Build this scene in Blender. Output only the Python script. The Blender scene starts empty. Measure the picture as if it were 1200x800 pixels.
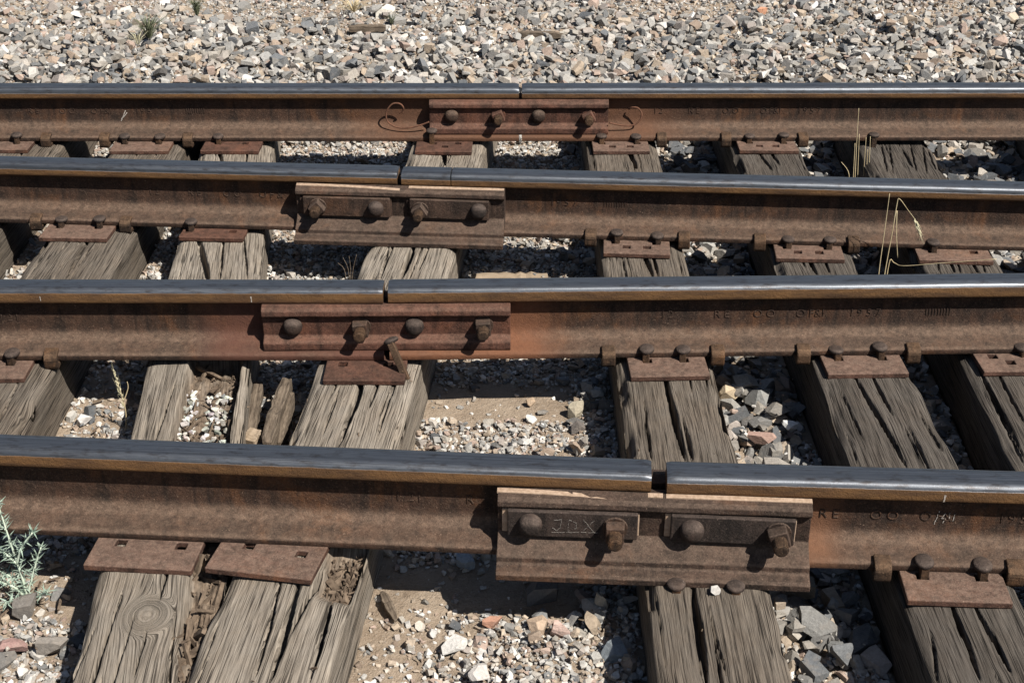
import bpy, bmesh, math, random
import numpy as np
from mathutils import Vector, Matrix

R = math.radians
scn = bpy.context.scene
COL = scn.collection
rng = np.random.default_rng(11)
random.seed(5)

# ------------------------------------------------------------------ camera, sky, sun, exposure
PITCH, FPX, CAMH, CAMY = R(27.9), 1711.0, 1.518, -2.42
cam_d = bpy.data.cameras.new('camera')
cam = bpy.data.objects.new('camera', cam_d); COL.objects.link(cam)
cam.location = (0, CAMY, CAMH); cam.rotation_euler = (math.pi/2 - PITCH, 0, 0)
cam_d.sensor_width = 36.0; cam_d.lens = FPX/1200*36.0
cam_d.clip_start = 0.05; cam_d.clip_end = 400
scn.camera = cam

SUN = Vector((0.63, -0.555, 1.0)).normalized()
w = bpy.data.worlds.new('World'); scn.world = w; w.use_nodes = True
nt = w.node_tree; bg = nt.nodes['Background']
sky = nt.nodes.new('ShaderNodeTexSky'); sky.sky_type = 'NISHITA'; sky.sun_disc = False
sky.sun_elevation = math.asin(SUN.z); sky.sun_rotation = math.atan2(SUN.x, SUN.y)
nt.links.new(sky.outputs[0], bg.inputs[0]); bg.inputs[1].default_value = 0.05
sl = bpy.data.lights.new('sun', 'SUN'); sl.energy = 5.0; sl.angle = R(0.53); sl.color = (1.0, 0.95, 0.87)
so = bpy.data.objects.new('sun', sl); COL.objects.link(so)
so.rotation_euler = SUN.to_track_quat('Z', 'Y').to_euler(); so.location = SUN*20
scn.view_settings.view_transform = 'Standard'; scn.view_settings.look = 'None'
scn.view_settings.gamma = 1; scn.view_settings.use_curve_mapping = False
scn.view_settings.exposure = 0.68
scn.cycles.diffuse_bounces = 1; scn.cycles.max_bounces = 6

_F = np.array([0, math.cos(PITCH), -math.sin(PITCH)]); _U = np.array([0, math.sin(PITCH), math.cos(PITCH)])
def ray(px, py):
    return _F + np.array([1, 0, 0])*((px-600)/FPX) + _U*((400-py)/FPX)
def at(px, py, z):            # photograph pixel -> point on the level z
    d = ray(px, py); t = (z-CAMH)/d[2]
    return Vector((t*d[0], CAMY+t*d[1], z))
def on_y(px, py, y):          # photograph pixel -> point on the upright plane Y = y
    d = ray(px, py); t = (y-CAMY)/d[1]
    return Vector((t*d[0], y, CAMH+t*d[2]))

# ------------------------------------------------------------------ helpers
def tag(o, label=None, cat=None, group=None, kind=None):
    if label: o['label'] = label
    if cat: o['category'] = cat
    if group: o['group'] = group
    if kind: o['kind'] = kind
    return o
def empty(name, loc, rz=0):
    o = bpy.data.objects.new(name, None); COL.objects.link(o); o.empty_display_size = .05
    o.location = loc; o.rotation_euler = (0, 0, rz); return o
def link(name, me, mat=None, parent=None, smooth=False, loc=None, rot=None):
    if mat: me.materials.append(mat)
    o = bpy.data.objects.new(name, me); COL.objects.link(o)
    if parent: o.parent = parent
    if smooth: me.polygons.foreach_set('use_smooth', np.ones(len(me.polygons), bool))
    if loc is not None: o.location = loc
    if rot is not None: o.rotation_euler = rot
    return o
def np_mesh(name, V, F):
    V = np.asarray(V, np.float32); F = np.asarray(F, np.int32); k = F.shape[1]
    me = bpy.data.meshes.new(name)
    me.vertices.add(len(V)); me.vertices.foreach_set('co', V.ravel())
    me.loops.add(F.size); me.loops.foreach_set('vertex_index', F.ravel())
    me.polygons.add(len(F)); me.polygons.foreach_set('loop_start', np.arange(0, F.size, k, dtype=np.int32))
    me.update(calc_edges=True); me.validate(); me.polygons.foreach_set('use_smooth', np.zeros(len(me.polygons), bool)); return me
def bm_mesh(name, bm):
    bmesh.ops.recalc_face_normals(bm, faces=bm.faces)
    me = bpy.data.meshes.new(name); bm.to_mesh(me); bm.free(); return me
def bevel(o, wd, seg=2, ang=28):
    m = o.modifiers.new('bevel', 'BEVEL'); m.width = wd; m.segments = seg; m.limit_method = 'ANGLE'; m.angle_limit = R(ang)
    return o
def add_box(bm, c, s, M=None):
    r = bmesh.ops.create_cube(bm, size=1.0)
    for v in r['verts']:
        v.co = Vector((v.co.x*s[0], v.co.y*s[1], v.co.z*s[2]))+Vector(c)
        if M is not None: v.co = M @ v.co
    return r['verts']
def tube(bm, pts, rad, n=6):
    pts = [Vector(p) for p in pts]; rings = []
    for i, p in enumerate(pts):
        d = (pts[min(i+1, len(pts)-1)]-pts[max(i-1, 0)]).normalized()
        a = d.orthogonal().normalized(); b = d.cross(a)
        if rings:
            a = (pa - d*pa.dot(d)).normalized(); b = d.cross(a)
        pa = a
        r = rad[i] if hasattr(rad, '__len__') else rad
        rings.append([bm.verts.new(p+(a*math.cos(2*math.pi*k/n)+b*math.sin(2*math.pi*k/n))*r) for k in range(n)])
    for i in range(len(rings)-1):
        for k in range(n):
            bm.faces.new((rings[i][k], rings[i][(k+1) % n], rings[i+1][(k+1) % n], rings[i+1][k]))
    bm.faces.new(rings[0][::-1]); bm.faces.new(rings[-1])
def smooth_path(pts, n=6):
    pts = [Vector(p) for p in pts]; out = []
    for i in range(len(pts)-1):
        p0, p1, p2, p3 = pts[max(i-1, 0)], pts[i], pts[i+1], pts[min(i+2, len(pts)-1)]
        for k in range(n):
            t = k/n
            out.append(.5*((2*p1)+(p2-p0)*t+(2*p0-5*p1+4*p2-p3)*t*t+(3*p1-p0-3*p2+p3)*t**3))
    out.append(pts[-1]); return out
_T = np.random.default_rng(3).random((256, 256))
def vn(x, y, s=0):            # smooth value noise, 0..1
    x = np.asarray(x, float)+s*17.31; y = np.asarray(y, float)+s*9.77
    xi = np.floor(x).astype(int); yi = np.floor(y).astype(int); fx = x-xi; fy = y-yi
    fx = fx*fx*(3-2*fx); fy = fy*fy*(3-2*fy); X0 = xi & 255; X1 = (xi+1) & 255; Y0 = yi & 255; Y1 = (yi+1) & 255
    return (_T[X0, Y0]*(1-fx)+_T[X1, Y0]*fx)*(1-fy)+(_T[X0, Y1]*(1-fx)+_T[X1, Y1]*fx)*fy
def fbm(x, y, s=0, o=4):
    t = 0; a = .5; n = 0
    for i in range(o):
        t = t+a*vn(x*2**i, y*2**i, s+i); n += a; a *= .5
    return t/n
def sstep(a, b, x):
    t = np.clip((x-a)/(b-a), 0, 1); return t*t*(3-2*t)

# ------------------------------------------------------------------ materials
def newmat(name):
    m = bpy.data.materials.new(name); m.use_nodes = True
    return m, m.node_tree, m.node_tree.nodes['Principled BSDF']
class G:                       # tiny node-graph writer
    def __init__(s, nt): s.nt = nt
    def n(s, t, **kw):
        x = s.nt.nodes.new(t)
        for k, v in kw.items(): setattr(x, k, v)
        return x
    def L(s, a, b): s.nt.links.new(a, b)
    def set(s, sock, v):
        if isinstance(v, bpy.types.NodeSocket): s.L(v, sock)
        else: sock.default_value = v
    def noise(s, vec, scale, detail=4, rough=.55, dist=0):
        x = s.n('ShaderNodeTexNoise'); s.L(vec, x.inputs['Vector'])
        x.inputs['Scale'].default_value = scale; x.inputs['Detail'].default_value = detail
        x.inputs['Roughness'].default_value = rough; x.inputs['Distortion'].default_value = dist
        return x.outputs['Fac']
    def ramp(s, f, pts):
        x = s.n('ShaderNodeValToRGB'); s.L(f, x.inputs[0]); cr = x.color_ramp
        while len(cr.elements) < len(pts): cr.elements.new(.5)
        for e, (p, c) in zip(cr.elements, pts):
            e.position = p; e.color = (c, c, c, 1) if not hasattr(c, '__len__') else (*c, 1)
        return x.outputs[0]
    def mix(s, f, a, b, mode='MIX'):
        x = s.n('ShaderNodeMix', data_type='RGBA', blend_type=mode)
        s.set(x.inputs[0], f)
        for i, v in ((6, a), (7, b)):
            if isinstance(v, tuple): v = (*v, 1) if len(v) == 3 else v
            s.set(x.inputs[i], v)
        return x.outputs[2]
    def math(s, op, a, b=0.0, c=None):
        x = s.n('ShaderNodeMath', operation=op); s.set(x.inputs[0], a); s.set(x.inputs[1], b)
        if c is not None: s.set(x.inputs[2], c)
        return x.outputs[0]
    def maprange(s, v, a, b, c=0., d=1.):
        x = s.n('ShaderNodeMapRange', interpolation_type='SMOOTHSTEP'); s.set(x.inputs[0], v)
        for i, q in enumerate((a, b, c, d)): x.inputs[i+1].default_value = q
        return x.outputs[0]
    def bump(s, h, st, dist, nrm=None):
        x = s.n('ShaderNodeBump'); s.L(h, x.inputs['Height']); x.inputs['Strength'].default_value = st
        x.inputs['Distance'].default_value = dist
        if nrm is not None: s.L(nrm, x.inputs['Normal'])
        return x.outputs[0]
    def scaled(s, vec, sc):
        x = s.n('ShaderNodeMapping'); s.L(vec, x.inputs[0]); x.inputs['Scale'].default_value = sc
        return x.outputs[0]

def rust_nodes(g, vec, dark, mid, dust, orange, dust_amt=.75, flat=.48, iso=(.8, 1.2, 1.2)):
    geo = g.n('ShaderNodeNewGeometry'); sep = g.n('ShaderNodeSeparateXYZ'); g.L(geo.outputs['Normal'], sep.inputs[0])
    big = g.noise(vec, 9, 6, .65); fine = g.noise(vec, 190, 4, .75); med = g.noise(vec, 62, 6, .75)
    grain = g.noise(vec, 330, 3, .7); drip = g.noise(g.scaled(vec, (1, 1, .14)), 34, 5, .65)
    c = g.mix(g.ramp(big, [(.38, 0.), (.60, 1.)]), dark, mid)
    c = g.mix(g.math('MULTIPLY', g.ramp(g.noise(vec, 6.3, 5, .6, .6), [(.54, 0.), (.72, 1.)]), .55), c, orange)
    c = g.mix(g.ramp(drip, [(.36, .8), (.52, 0.)]), c, tuple(x*.5 for x in dark))
    up = g.math('MULTIPLY', g.maprange(sep.outputs[2], .12, .55), g.maprange(sep.outputs[2], .84, .96, 1., flat))
    st = g.ramp(g.noise(g.scaled(vec, iso), 85, 6, .75), [(.28, 0.22), (.66, 1.)])
    c = g.mix(g.math('MULTIPLY', g.math('MULTIPLY', up, st), dust_amt), c, dust)
    c = g.mix(g.math('MULTIPLY', g.ramp(fine, [(.50, 0.), (.66, 1.)]), .22), c, dust)
    c = g.mix(1.0, c, g.ramp(med, [(.30, .50), (.58, 1.)]), 'MULTIPLY')
    c = g.mix(1.0, c, g.ramp(grain, [(.30, .60), (.60, 1.)]), 'MULTIPLY')
    sc = g.ramp(g.noise(vec, 260, 2, .6), [(.68, 0.), (.73, .6)])
    c = g.mix(sc, c, tuple(min(1, x*1.25) for x in dust))
    h = g.math('ADD', g.math('ADD', fine, grain), g.math('MULTIPLY', med, 1.6))
    return c, h

def rust_mat(name, dark, mid, dust, orange, dust_amt=.75, rough=.82, flat=.48):
    m, nt, b = newmat(name); g = G(nt)
    oi = g.n('ShaderNodeObjectInfo'); tc = g.n('ShaderNodeTexCoord')
    va = g.n('ShaderNodeVectorMath', operation='ADD'); g.L(tc.outputs['Object'], va.inputs[0])
    vm = g.n('ShaderNodeVectorMath', operation='SCALE'); g.L(oi.outputs['Location'], vm.inputs[0]); vm.inputs['Scale'].default_value = 3.1
    g.L(vm.outputs[0], va.inputs[1])
    c, h = rust_nodes(g, va.outputs[0], dark, mid, dust, orange, dust_amt, flat, (1, 1, 1) if flat > .9 else (.8, 1.1, 1.1))
    g.L(c, b.inputs['Base Color']); b.inputs['Roughness'].default_value = rough
    b.inputs['Specular IOR Level'].default_value = .25
    g.L(g.bump(h, .7, .0022), b.inputs['Normal']); return m

DK, MD, DU, OR = (.027, .0150, .0100), (.066, .0330, .0195), (.200, .134, .094), (.17, .066, .020)
def rail_mat(name, zlo, front, dark=DK, mid=MD, tint=None):
    m, nt, b = newmat(name); g = G(nt)
    tc = g.n('ShaderNodeTexCoord'); v = tc.outputs['Object']
    c, h = rust_nodes(g, v, dark, mid, DU, OR, .75)
    sep = g.n('ShaderNodeSeparateXYZ'); g.L(v, sep.inputs[0])
    # ochre rust on the sides of the head
    hd = g.maprange(sep.outputs[2], -.050, -.042)
    och = g.mix(g.ramp(g.noise(g.scaled(v, (1, 4, 6)), 11, 5, .65), [(.36, 0.), (.66, 1.)]), (.060, .031, .014), (.150, .076, .027))
    c = g.mix(g.math('MULTIPLY', hd, .85), c, och)
    if tint:
        x0, x1, tc_, fo = tint
        a = g.math('MULTIPLY', g.maprange(sep.outputs[0], x0-fo, x0), g.maprange(sep.outputs[0], x1+fo, x1))
        a = g.math('MULTIPLY', a, g.ramp(g.noise(v, 7, 5, .6), [(.25, .35), (.6, .9)]))
        a = g.math('MULTIPLY', a, g.maprange(sep.outputs[2], -.02, -.06))
        c = g.mix(a, c, g.mix(g.noise(v, 90, 4, .6), tuple(q*.55 for q in tc_), tc_))
    # polished running surface: bounded below by a ragged edge
    n1 = g.noise(g.scaled(v, (1, .2, .2)), 30, 4, .6)
    edge = g.math('ADD', sep.outputs[2], g.math('MULTIPLY', g.math('SUBTRACT', n1, .5), .0032))
    fr = g.maprange(edge, zlo-.0012, zlo+.0012)
    bk = g.maprange(edge, -.012, -.008)
    side = g.maprange(sep.outputs[1], -.01, .01)
    sh = g.mix(side, fr, bk)
    streak = g.noise(g.scaled(v, (.35, 70, 70)), 5, 5, .7)
    steel = g.mix(g.ramp(streak, [(.3, 0.), (.7, 1.)]), (.060, .065, .074), (.205, .218, .24))
    spots = g.ramp(g.noise(g.scaled(v, (1, 3, 3)), 22, 5, .7), [(.52, 0.), (.68, .7)])
    steel = g.mix(spots, steel, (.055, .045, .04))
    c = g.mix(sh, c, steel)
    g.L(c, b.inputs['Base Color'])
    g.L(g.math('MULTIPLY', sh, .85), b.inputs['Metallic'])
    rr = g.math('ADD', .28, g.math('MULTIPLY', g.noise(g.scaled(v, (1, 6, 6)), 30, 5, .7), .34))
    x = g.n('ShaderNodeMix', data_type='FLOAT'); g.L(sh, x.inputs[0]); x.inputs[2].default_value = .82; g.L(rr, x.inputs[3])
    g.L(x.outputs[0], b.inputs['Roughness']); b.inputs['Specular IOR Level'].default_value = .3
    hh = g.math('MULTIPLY', h, g.math('SUBTRACT', 1.0, g.math('MULTIPLY', sh, .93)))
    g.L(g.bump(hh, .65, .0022), b.inputs['Normal']); return m

M_rail_field = rail_mat('rail_steel_field_side', -.0125, 0)
M_rail_gauge = rail_mat('rail_steel_gauge_side', -.0185, 1)
RED = (.115, .046, .030)
M_bar = rust_mat('rust_brown', (.031, .0190, .0140), (.070, .041, .029), (.205, .145, .107), (.135, .057, .024), .5)
M_bar_red = rust_mat('rust_red', (.055, .026, .018), (.120, .052, .034), (.215, .125, .088), (.20, .072, .034), .55)
M_dark = rust_mat('rust_dark', (.022, .016, .014), (.048, .033, .027), (.145, .108, .088), (.075, .038, .021), .7)
M_plate = rust_mat('rust_plate', (.062, .031, .022), (.125, .063, .044), (.25, .172, .130), (.19, .078, .034), .75, flat=.95)
M_anchor = rust_mat('rust_anchor', (.026, .016, .011), (.080, .044, .024), (.23, .14, .082), (.20, .088, .030), .5)

def simple(name, c1, c2, scale=40, rough=.9, bumpd=.001, stretch=(1, 1, 1)):
    m, nt, b = newmat(name); g = G(nt); tc = g.n('ShaderNodeTexCoord')
    n = g.noise(g.scaled(tc.outputs['Object'], stretch), scale, 5, .65)
    g.L(g.mix(g.ramp(n, [(.3, 0.), (.7, 1.)]), c1, c2), b.inputs['Base Color'])
    b.inputs['Roughness'].default_value = rough; b.inputs['Specular IOR Level'].default_value = .2
    g.L(g.bump(n, .5, bumpd), b.inputs['Normal']); return m
M_fibre = simple('fibre_strip', (.22, .15, .10), (.42, .31, .23), 90)
M_chalk = simple('chalk', (.18, .15, .125), (.50, .46, .42), 300)
M_wire = simple('rusty_wire', (.06, .03, .02), (.16, .075, .045), 60)
M_straw = simple('straw', (.36, .285, .16), (.60, .50, .32), 30, .8)
M_thistle = simple('thistle_leaf', (.17, .25, .19), (.42, .50, .42), 40, .7)
M_thistle_stem = simple('thistle_stem', (.34, .44, .33), (.62, .66, .55), 30, .7)
M_weed = simple('weed_green', (.07, .085, .05), (.17, .18, .11), 40, .7)
M_seed = simple('dry_seed', (.36, .33, .20), (.62, .57, .40), 60, .8)
M_splinter = simple('splinter_wood', (.035, .025, .018), (.19, .15, .112), 22, .95, .006, (.5, 9, 9))
M_paleboard = simple('pale_board', (.20, .15, .10), (.34, .27, .20), 12, .9, .002, (1, 8, 8))

def wood_mat(name, d, m_, l, warm):
    m, nt, b = newmat(name); g = G(nt)
    at_ = g.n('ShaderNodeAttribute', attribute_name='gu'); tc = g.n('ShaderNodeTexCoord')
    rt = g.n('ShaderNodeAttribute', attribute_name='rot')
    s = g.n('ShaderNodeSeparateXYZ'); g.L(tc.outputs['Object'], s.inputs[0])
    def vec(a, y):
        x = g.n('ShaderNodeCombineXYZ'); g.L(g.math('MULTIPLY', at_.outputs['Fac'], a), x.inputs[0])
        g.L(g.math('MULTIPLY', s.outputs[1], y), x.inputs[1]); return x.outputs[0]
    n1 = g.noise(vec(24, .9), 1, 5, .7, .6); n2 = g.noise(vec(260, 4.5), 1, 5, .7, .3)
    n3 = g.noise(vec(700, 14), 1, 3, .65); bl = g.noise(tc.outputs['Object'], 7, 5, .65)
    c = g.mix(g.ramp(n1, [(.28, 0.), (.7, 1.)]), m_, l)
    c = g.mix(g.math('MULTIPLY', g.ramp(bl, [(.42, 0.), (.72, 1.)]), .55), c, warm)
    c = g.mix(g.ramp(n2, [(.36, .95), (.50, 0.)]), c, d)
    c = g.mix(g.ramp(n3, [(.30, .7), (.54, 0.)]), c, d)
    c = g.mix(g.ramp(n3, [(.55, 0.), (.72, .45)]), c, tuple(min(1, x*1.5) for x in l))
    ln = g.ramp(g.noise(vec(95, .9), 1, 2, .5, .2), [(.485, 0.), (.499, .9), (.505, .9), (.52, 0.)])
    ln = g.math('MULTIPLY', ln, g.ramp(g.noise(vec(20, 3), 1, 2), [(.44, 0.), (.52, 1.)]))
    l2 = g.ramp(g.noise(vec(150, 1.6), 1, 1, .5, .1), [(.47, 0.), (.49, .85), (.51, .85), (.53, 0.)])
    ln = g.math('MAXIMUM', ln, g.math('MULTIPLY', l2, g.ramp(g.noise(vec(33, 5), 1, 2), [(.50, 0.), (.58, 1.)])))
    c = g.mix(ln, c, tuple(x*.4 for x in d))
    # rotted heartwood is redder and crumbly
    cr = g.noise(g.scaled(tc.outputs['Object'], (1, .45, 1)), 75, 5, .7)
    rc = g.mix(g.ramp(cr, [(.34, 0.), (.62, 1.)]), (.045, .030, .021), (.20, .148, .105))
    c = g.mix(g.math('MULTIPLY', rt.outputs['Fac'], g.ramp(g.noise(vec(30, 6), 1, 4), [(.3, 1.), (.62, .5)])), c, rc)
    g.L(c, b.inputs['Base Color']); b.inputs['Roughness'].default_value = .9
    b.inputs['Specular IOR Level'].default_value = .15
    h = g.math('ADD', g.math('MULTIPLY', n2, 1.0), g.math('MULTIPLY', n3, .5))
    h = g.math('SUBTRACT', h, g.math('MULTIPLY', ln, .8))
    h = g.math('ADD', h, g.math('MULTIPLY', g.math('MULTIPLY', rt.outputs['Fac'], cr), 2.))
    g.L(g.bump(h, .7, .0018), b.inputs['Normal']); return m
W_grey = wood_mat('weathered_wood_grey', (.030, .024, .019), (.170, .144, .116), (.305, .266, .220), (.24, .188, .137))
W_mid = wood_mat('weathered_wood_brown', (.018, .0145, .0115), (.084, .069, .055), (.172, .146, .119), (.15, .112, .08))
W_dark = wood_mat('weathered_wood_dark', (.010, .0085, .0072), (.050, .042, .035), (.125, .109, .093), (.09, .07, .053))

def stone_mat():
    m, nt, b = newmat('crushed_stone'); g = G(nt)
    a = g.n('ShaderNodeAttribute', attribute_name='col'); tc = g.n('ShaderNodeTexCoord'); v = tc.outputs['Object']
    n = g.noise(v, 130, 6, .7); n2 = g.noise(v, 45, 4, .6); n3 = g.noise(v, 420, 3, .6)
    c = g.mix(1.0, a.outputs['Color'], g.ramp(n, [(.25, .68), (.75, 1.22)]), 'MULTIPLY')
    c = g.mix(g.ramp(n2, [(.52, 0.), (.7, .35)]), c, (.25, .21, .17))
    c = g.mix(g.ramp(n3, [(.62, 0.), (.7, .3)]), c, (.55, .5, .45))
    g.L(c, b.inputs['Base Color']); b.inputs['Roughness'].default_value = .9; b.inputs['Specular IOR Level'].default_value = .2
    g.L(g.bump(g.math('ADD', n, n2), .6, .004), b.inputs['Normal']); return m
M_stone = stone_mat()
def dirt_mat():
    m, nt, b = newmat('dry_dirt'); g = G(nt); tc = g.n('ShaderNodeTexCoord'); v = tc.outputs['Object']
    n = g.noise(v, 9, 6, .65); n2 = g.noise(v, 220, 4, .7); n3 = g.noise(v, 60, 5, .7)
    c = g.mix(g.ramp(n, [(.3, 0.), (.7, 1.)]), (.225, .170, .122), (.36, .288, .218))
    c = g.mix(g.ramp(n2, [(.58, 0.), (.68, .7)]), c, (.48, .43, .37))
    c = g.mix(g.ramp(n3, [(.3, .6), (.45, 0.)]), c, (.12, .088, .064))
    g.L(c, b.inputs['Base Color']); b.inputs['Roughness'].default_value = .95; b.inputs['Specular IOR Level'].default_value = .1
    g.L(g.bump(g.math('ADD', n2, g.math('MULTIPLY', n3, 2.)), .8, .006), b.inputs['Normal']); return m
M_dirt = dirt_mat()

# ------------------------------------------------------------------ layout: rails and ties
# four rail lines, each of two rails meeting at a joint: (x_end, y at that end) from the photograph
def line(a, b):
    k = (b[1]-a[1])/(b[0]-a[0]); return a[1]-k*a[0], k
RAILS = {
 1: dict(name='front rail', L=line((-1.018, .031), (.267, -.062)), Rr=line((.296, -.068), (.977, -.104)), gap=(.267, .296)),
 2: dict(name='second rail', L=line((-1.24, .746), (-.31, .744)), Rr=line((-.296, .746), (1.251, .781)), gap=(-.309, -.297)),
 3: dict(name='third rail', L=line((-1.5, 1.585), (-.327, 1.507)), Rr=line((-.312, 1.502), (1.437, 1.383)), gap=(-.326, -.313)),
 4: dict(name='back rail', L=line((-1.712, 2.269), (.023, 2.269)), Rr=line((.034, 2.269), (1.715, 2.276)), gap=(.023, .033)),
}
def rail_y(k, x):
    r = RAILS[k]; a, b = r['L'] if x < sum(r['gap'])/2 else r['Rr']; return a+b*x
def rail_ang(k, x):
    r = RAILS[k]; return math.atan((r['L'] if x < sum(r['gap'])/2 else r['Rr'])[1])
ZT = -.1882
TIES = {  # centre x at y=0, slope dx/dy, width, material, name
 0: dict(x=-1.62, k=.0, w=.24, m=W_mid, nm='tie cut off at the left edge'),
 1: dict(x=-1.235, k=.008, w=.25, m=W_mid, nm='broad smooth tie at far left'),
 2: dict(x=-.690, k=-.105, w=.245, m=W_grey, nm='hollow rotten tie'),
 3: dict(x=-.405, k=.088, w=.245, m=W_grey, nm='slanting split tie'),
 4: dict(x=.371, k=-.002, w=.235, m=W_mid, nm='cracked tie right of the joints'),
 5: dict(x=.845, k=-.001, w=.225, m=W_dark, nm='double-cracked tie'),
 6: dict(x=1.19, k=.04, w=.24, m=W_dark, nm='finely cracked tie at far right'),
 7: dict(x=1.90, k=.02, w=.24, m=W_dark, nm='tie beyond the right edge'),
}
def tie_x(t, y): return TIES[t]['x']+TIES[t]['k']*y

# ------------------------------------------------------------------ ground and ballast
def ground_z(x, y):
    z = -.336+.026*(fbm(x*2.2, y*2.2, 5)-.5)+.010*(fbm(x*14, y*14, 8)-.5)
    z = z+.035*sstep(2.6, 3.4, y)+.02*(fbm(x*1.1, y*1.4, 21)-.5)*sstep(2.8, 3.6, y)
    z = z-(.016+.014*sstep(.50, .62, x))*sstep(.46, .54, x)*(1-sstep(2.4, 3.0, y))
    return z
def dirtiness(x, y):           # 1 = bare dirt, 0 = full gravel
    n = fbm(x*5, y*5, 31)
    bay = sstep(-.34, -.25, x)*(1-sstep(.12, .22, x))
    d = bay*(sstep(-.13, -.06, y+.10*(n-.5))*(1-sstep(.04, .10, y)))
    d = np.maximum(d, bay*sstep(.63, .68, y+.08*(n-.5))*(1-sstep(.82, .88, y)))
    lb = (x < -.83)*sstep(-.16, -.08, y+.08*(n-.5))*(1-sstep(.02, .08, y))
    d = np.maximum(d, lb*.9)
    d = np.maximum(d, .8*sstep(.52, .66, fbm(x*3.1, y*3.1, 44))*(y < 2.6))
    return np.clip(d, 0, 1)
ax = np.concatenate([[-60, -30, -15, -8, -5], np.arange(-3.6, 3.6001, .02), [5, 8, 15, 30, 60]])
ay = np.concatenate([[-60, -30, -15, -8, -4, -2.2], np.arange(-1.4, 6.0001, .02), [7, 9, 13, 20, 35, 60]])
GX, GY = np.meshgrid(ax, ay); GZ = ground_z(GX, GY)
n0, n1 = GX.shape
idx = np.arange(n0*n1).reshape(n0, n1)
F = np.stack([idx[:-1, :-1], idx[:-1, 1:], idx[1:, 1:], idx[1:, :-1]], -1).reshape(-1, 4)
g_ = link('ground', np_mesh('ground', np.stack([GX, GY, GZ], -1).reshape(-1, 3), F), M_dirt, smooth=True)
tag(g_, 'brown dry dirt under the ballast and ties', 'ground', kind='structure')

def hull(seed, n, sx, sy, sz):      # crushed rock: a block split by n random planes
    r = np.random.default_rng(seed); bm = bmesh.new(); bmesh.ops.create_cube(bm, size=1.7)
    for k in range(n):
        nn = r.normal(size=3); nn /= np.linalg.norm(nn); d = r.uniform(.42, .92)
        bmesh.ops.bisect_plane(bm, geom=bm.verts[:]+bm.edges[:]+bm.faces[:], plane_co=Vector(nn*d), plane_no=Vector(nn), clear_outer=True)
        pts = [v.co.copy() for v in bm.verts]; bm.free(); bm = bmesh.new()
        for p in pts: bm.verts.new(p)
        bmesh.ops.convex_hull(bm, input=bm.verts)
        for v in [v for v in bm.verts if not v.link_faces]: bm.verts.remove(v)
    bmesh.ops.remove_doubles(bm, verts=bm.verts, dist=.07)
    pts = [v.co.copy() for v in bm.verts]; bm.free(); bm = bmesh.new()
    for p in pts: bm.verts.new((p.x*sx, p.y*sy, p.z*sz))
    bmesh.ops.convex_hull(bm, input=bm.verts)
    for v in [v for v in bm.verts if not v.link_faces]: bm.verts.remove(v)
    bmesh.ops.triangulate(bm, faces=bm.faces); bmesh.ops.recalc_face_normals(bm, faces=bm.faces)
    return bm
LIB = []
for i in range(46):
    r = np.random.default_rng(900+i)
    bm = hull(100+i, [5, 7, 9][i % 3], 1, r.uniform(.55, .95), r.uniform(.42, .8))
    bm.verts.index_update()
    LIB.append((np.array([v.co[:] for v in bm.verts]), np.array([[v.index for v in f.verts] for f in bm.faces]))); bm.free()
PAL = {
 'white': [(.60, .57, .53), (.52, .50, .47), (.46, .445, .42), (.50, .45, .39), (.42, .385, .34), (.37, .36, .34)],
 'grey':  [(.258, .248, .230), (.318, .305, .282), (.208, .202, .192), (.378, .360, .33), (.29, .265, .23), (.158, .159, .157), (.335, .303, .265), (.305, .268, .24)],
 'dark':  [(.095, .10, .106), (.13, .135, .14), (.17, .165, .158), (.20, .185, .165), (.11, .104, .098)],
 'tan':   [(.33, .265, .20), (.38, .31, .24), (.28, .215, .165), (.33, .25, .205)],
}
cell = .01; X0, Y0 = -3.5, -1.3; NX, NY = 700, 710
cx = X0+cell*(np.arange(NX)+.5); cyy = Y0+cell*(np.arange(NY)+.5)
CX, CY = np.meshgrid(cx, cyy, indexing='ij'); HM = ground_z(CX, CY); TM = np.zeros((NX, NY), bool)
for t, d in TIES.items():
    TM |= (np.abs(CX-(d['x']+d['k']*CY)) < d['w']/2+.004) & (CY > -.9) & (CY < 2.95)
batches = []
def scatter(n, xr, yr, smin, smax, accept, pal, flat=.5):
    x = rng.uniform(*xr, n); y = rng.uniform(*yr, n)
    a = accept(x, y) > rng.random(n); x, y = x[a], y[a]; n = len(x)
    s = smin*(smax/smin)**(rng.random(n)**1.5)/2
    pw = np.array([p[1] for p in pal], float); pw /= pw.sum()
    pk = rng.choice(len(pal), n, p=pw); li = rng.integers(0, len(LIB), n)
    ok = np.zeros(n, bool); zz = np.zeros(n); cols = np.zeros((n, 3))
    for i in range(n):
        r = s[i]; ix = int((x[i]-X0)/cell); iy = int((y[i]-Y0)/cell); k = max(1, int(r*.95/cell+.5))
        if ix < k or iy < k or ix >= NX-k or iy >= NY-k or TM[ix-k+1:ix+k, iy-k+1:iy+k].any(): continue
        sub = HM[ix-k+1:ix+k, iy-k+1:iy+k]
        b = sub.mean()
        if b > -.215 and y[i] < 2.9: continue
        zz[i] = b+r*.30
        np.maximum(sub, b+r*.62, out=sub); ok[i] = True
        p = PAL[pal[pk[i]][0]]; c = p[rng.integers(len(p))]
        cols[i] = np.array(c)*rng.uniform(.8, 1.2)
    x, y, zz, s, li, cols = x[ok], y[ok], zz[ok], s[ok], li[ok], cols[ok]
    batches.append((x, y, zz, s, li, cols, flat))
inb = lambda x, y: (y < 2.95)
gravel = lambda x, y: (1-dirtiness(x, y))
right = lambda x, y: sstep(.44, .58, x)
trk, far = (-1.0, 2.95), (2.6, 5.7)
XT = (-2.1, 2.2)
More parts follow.
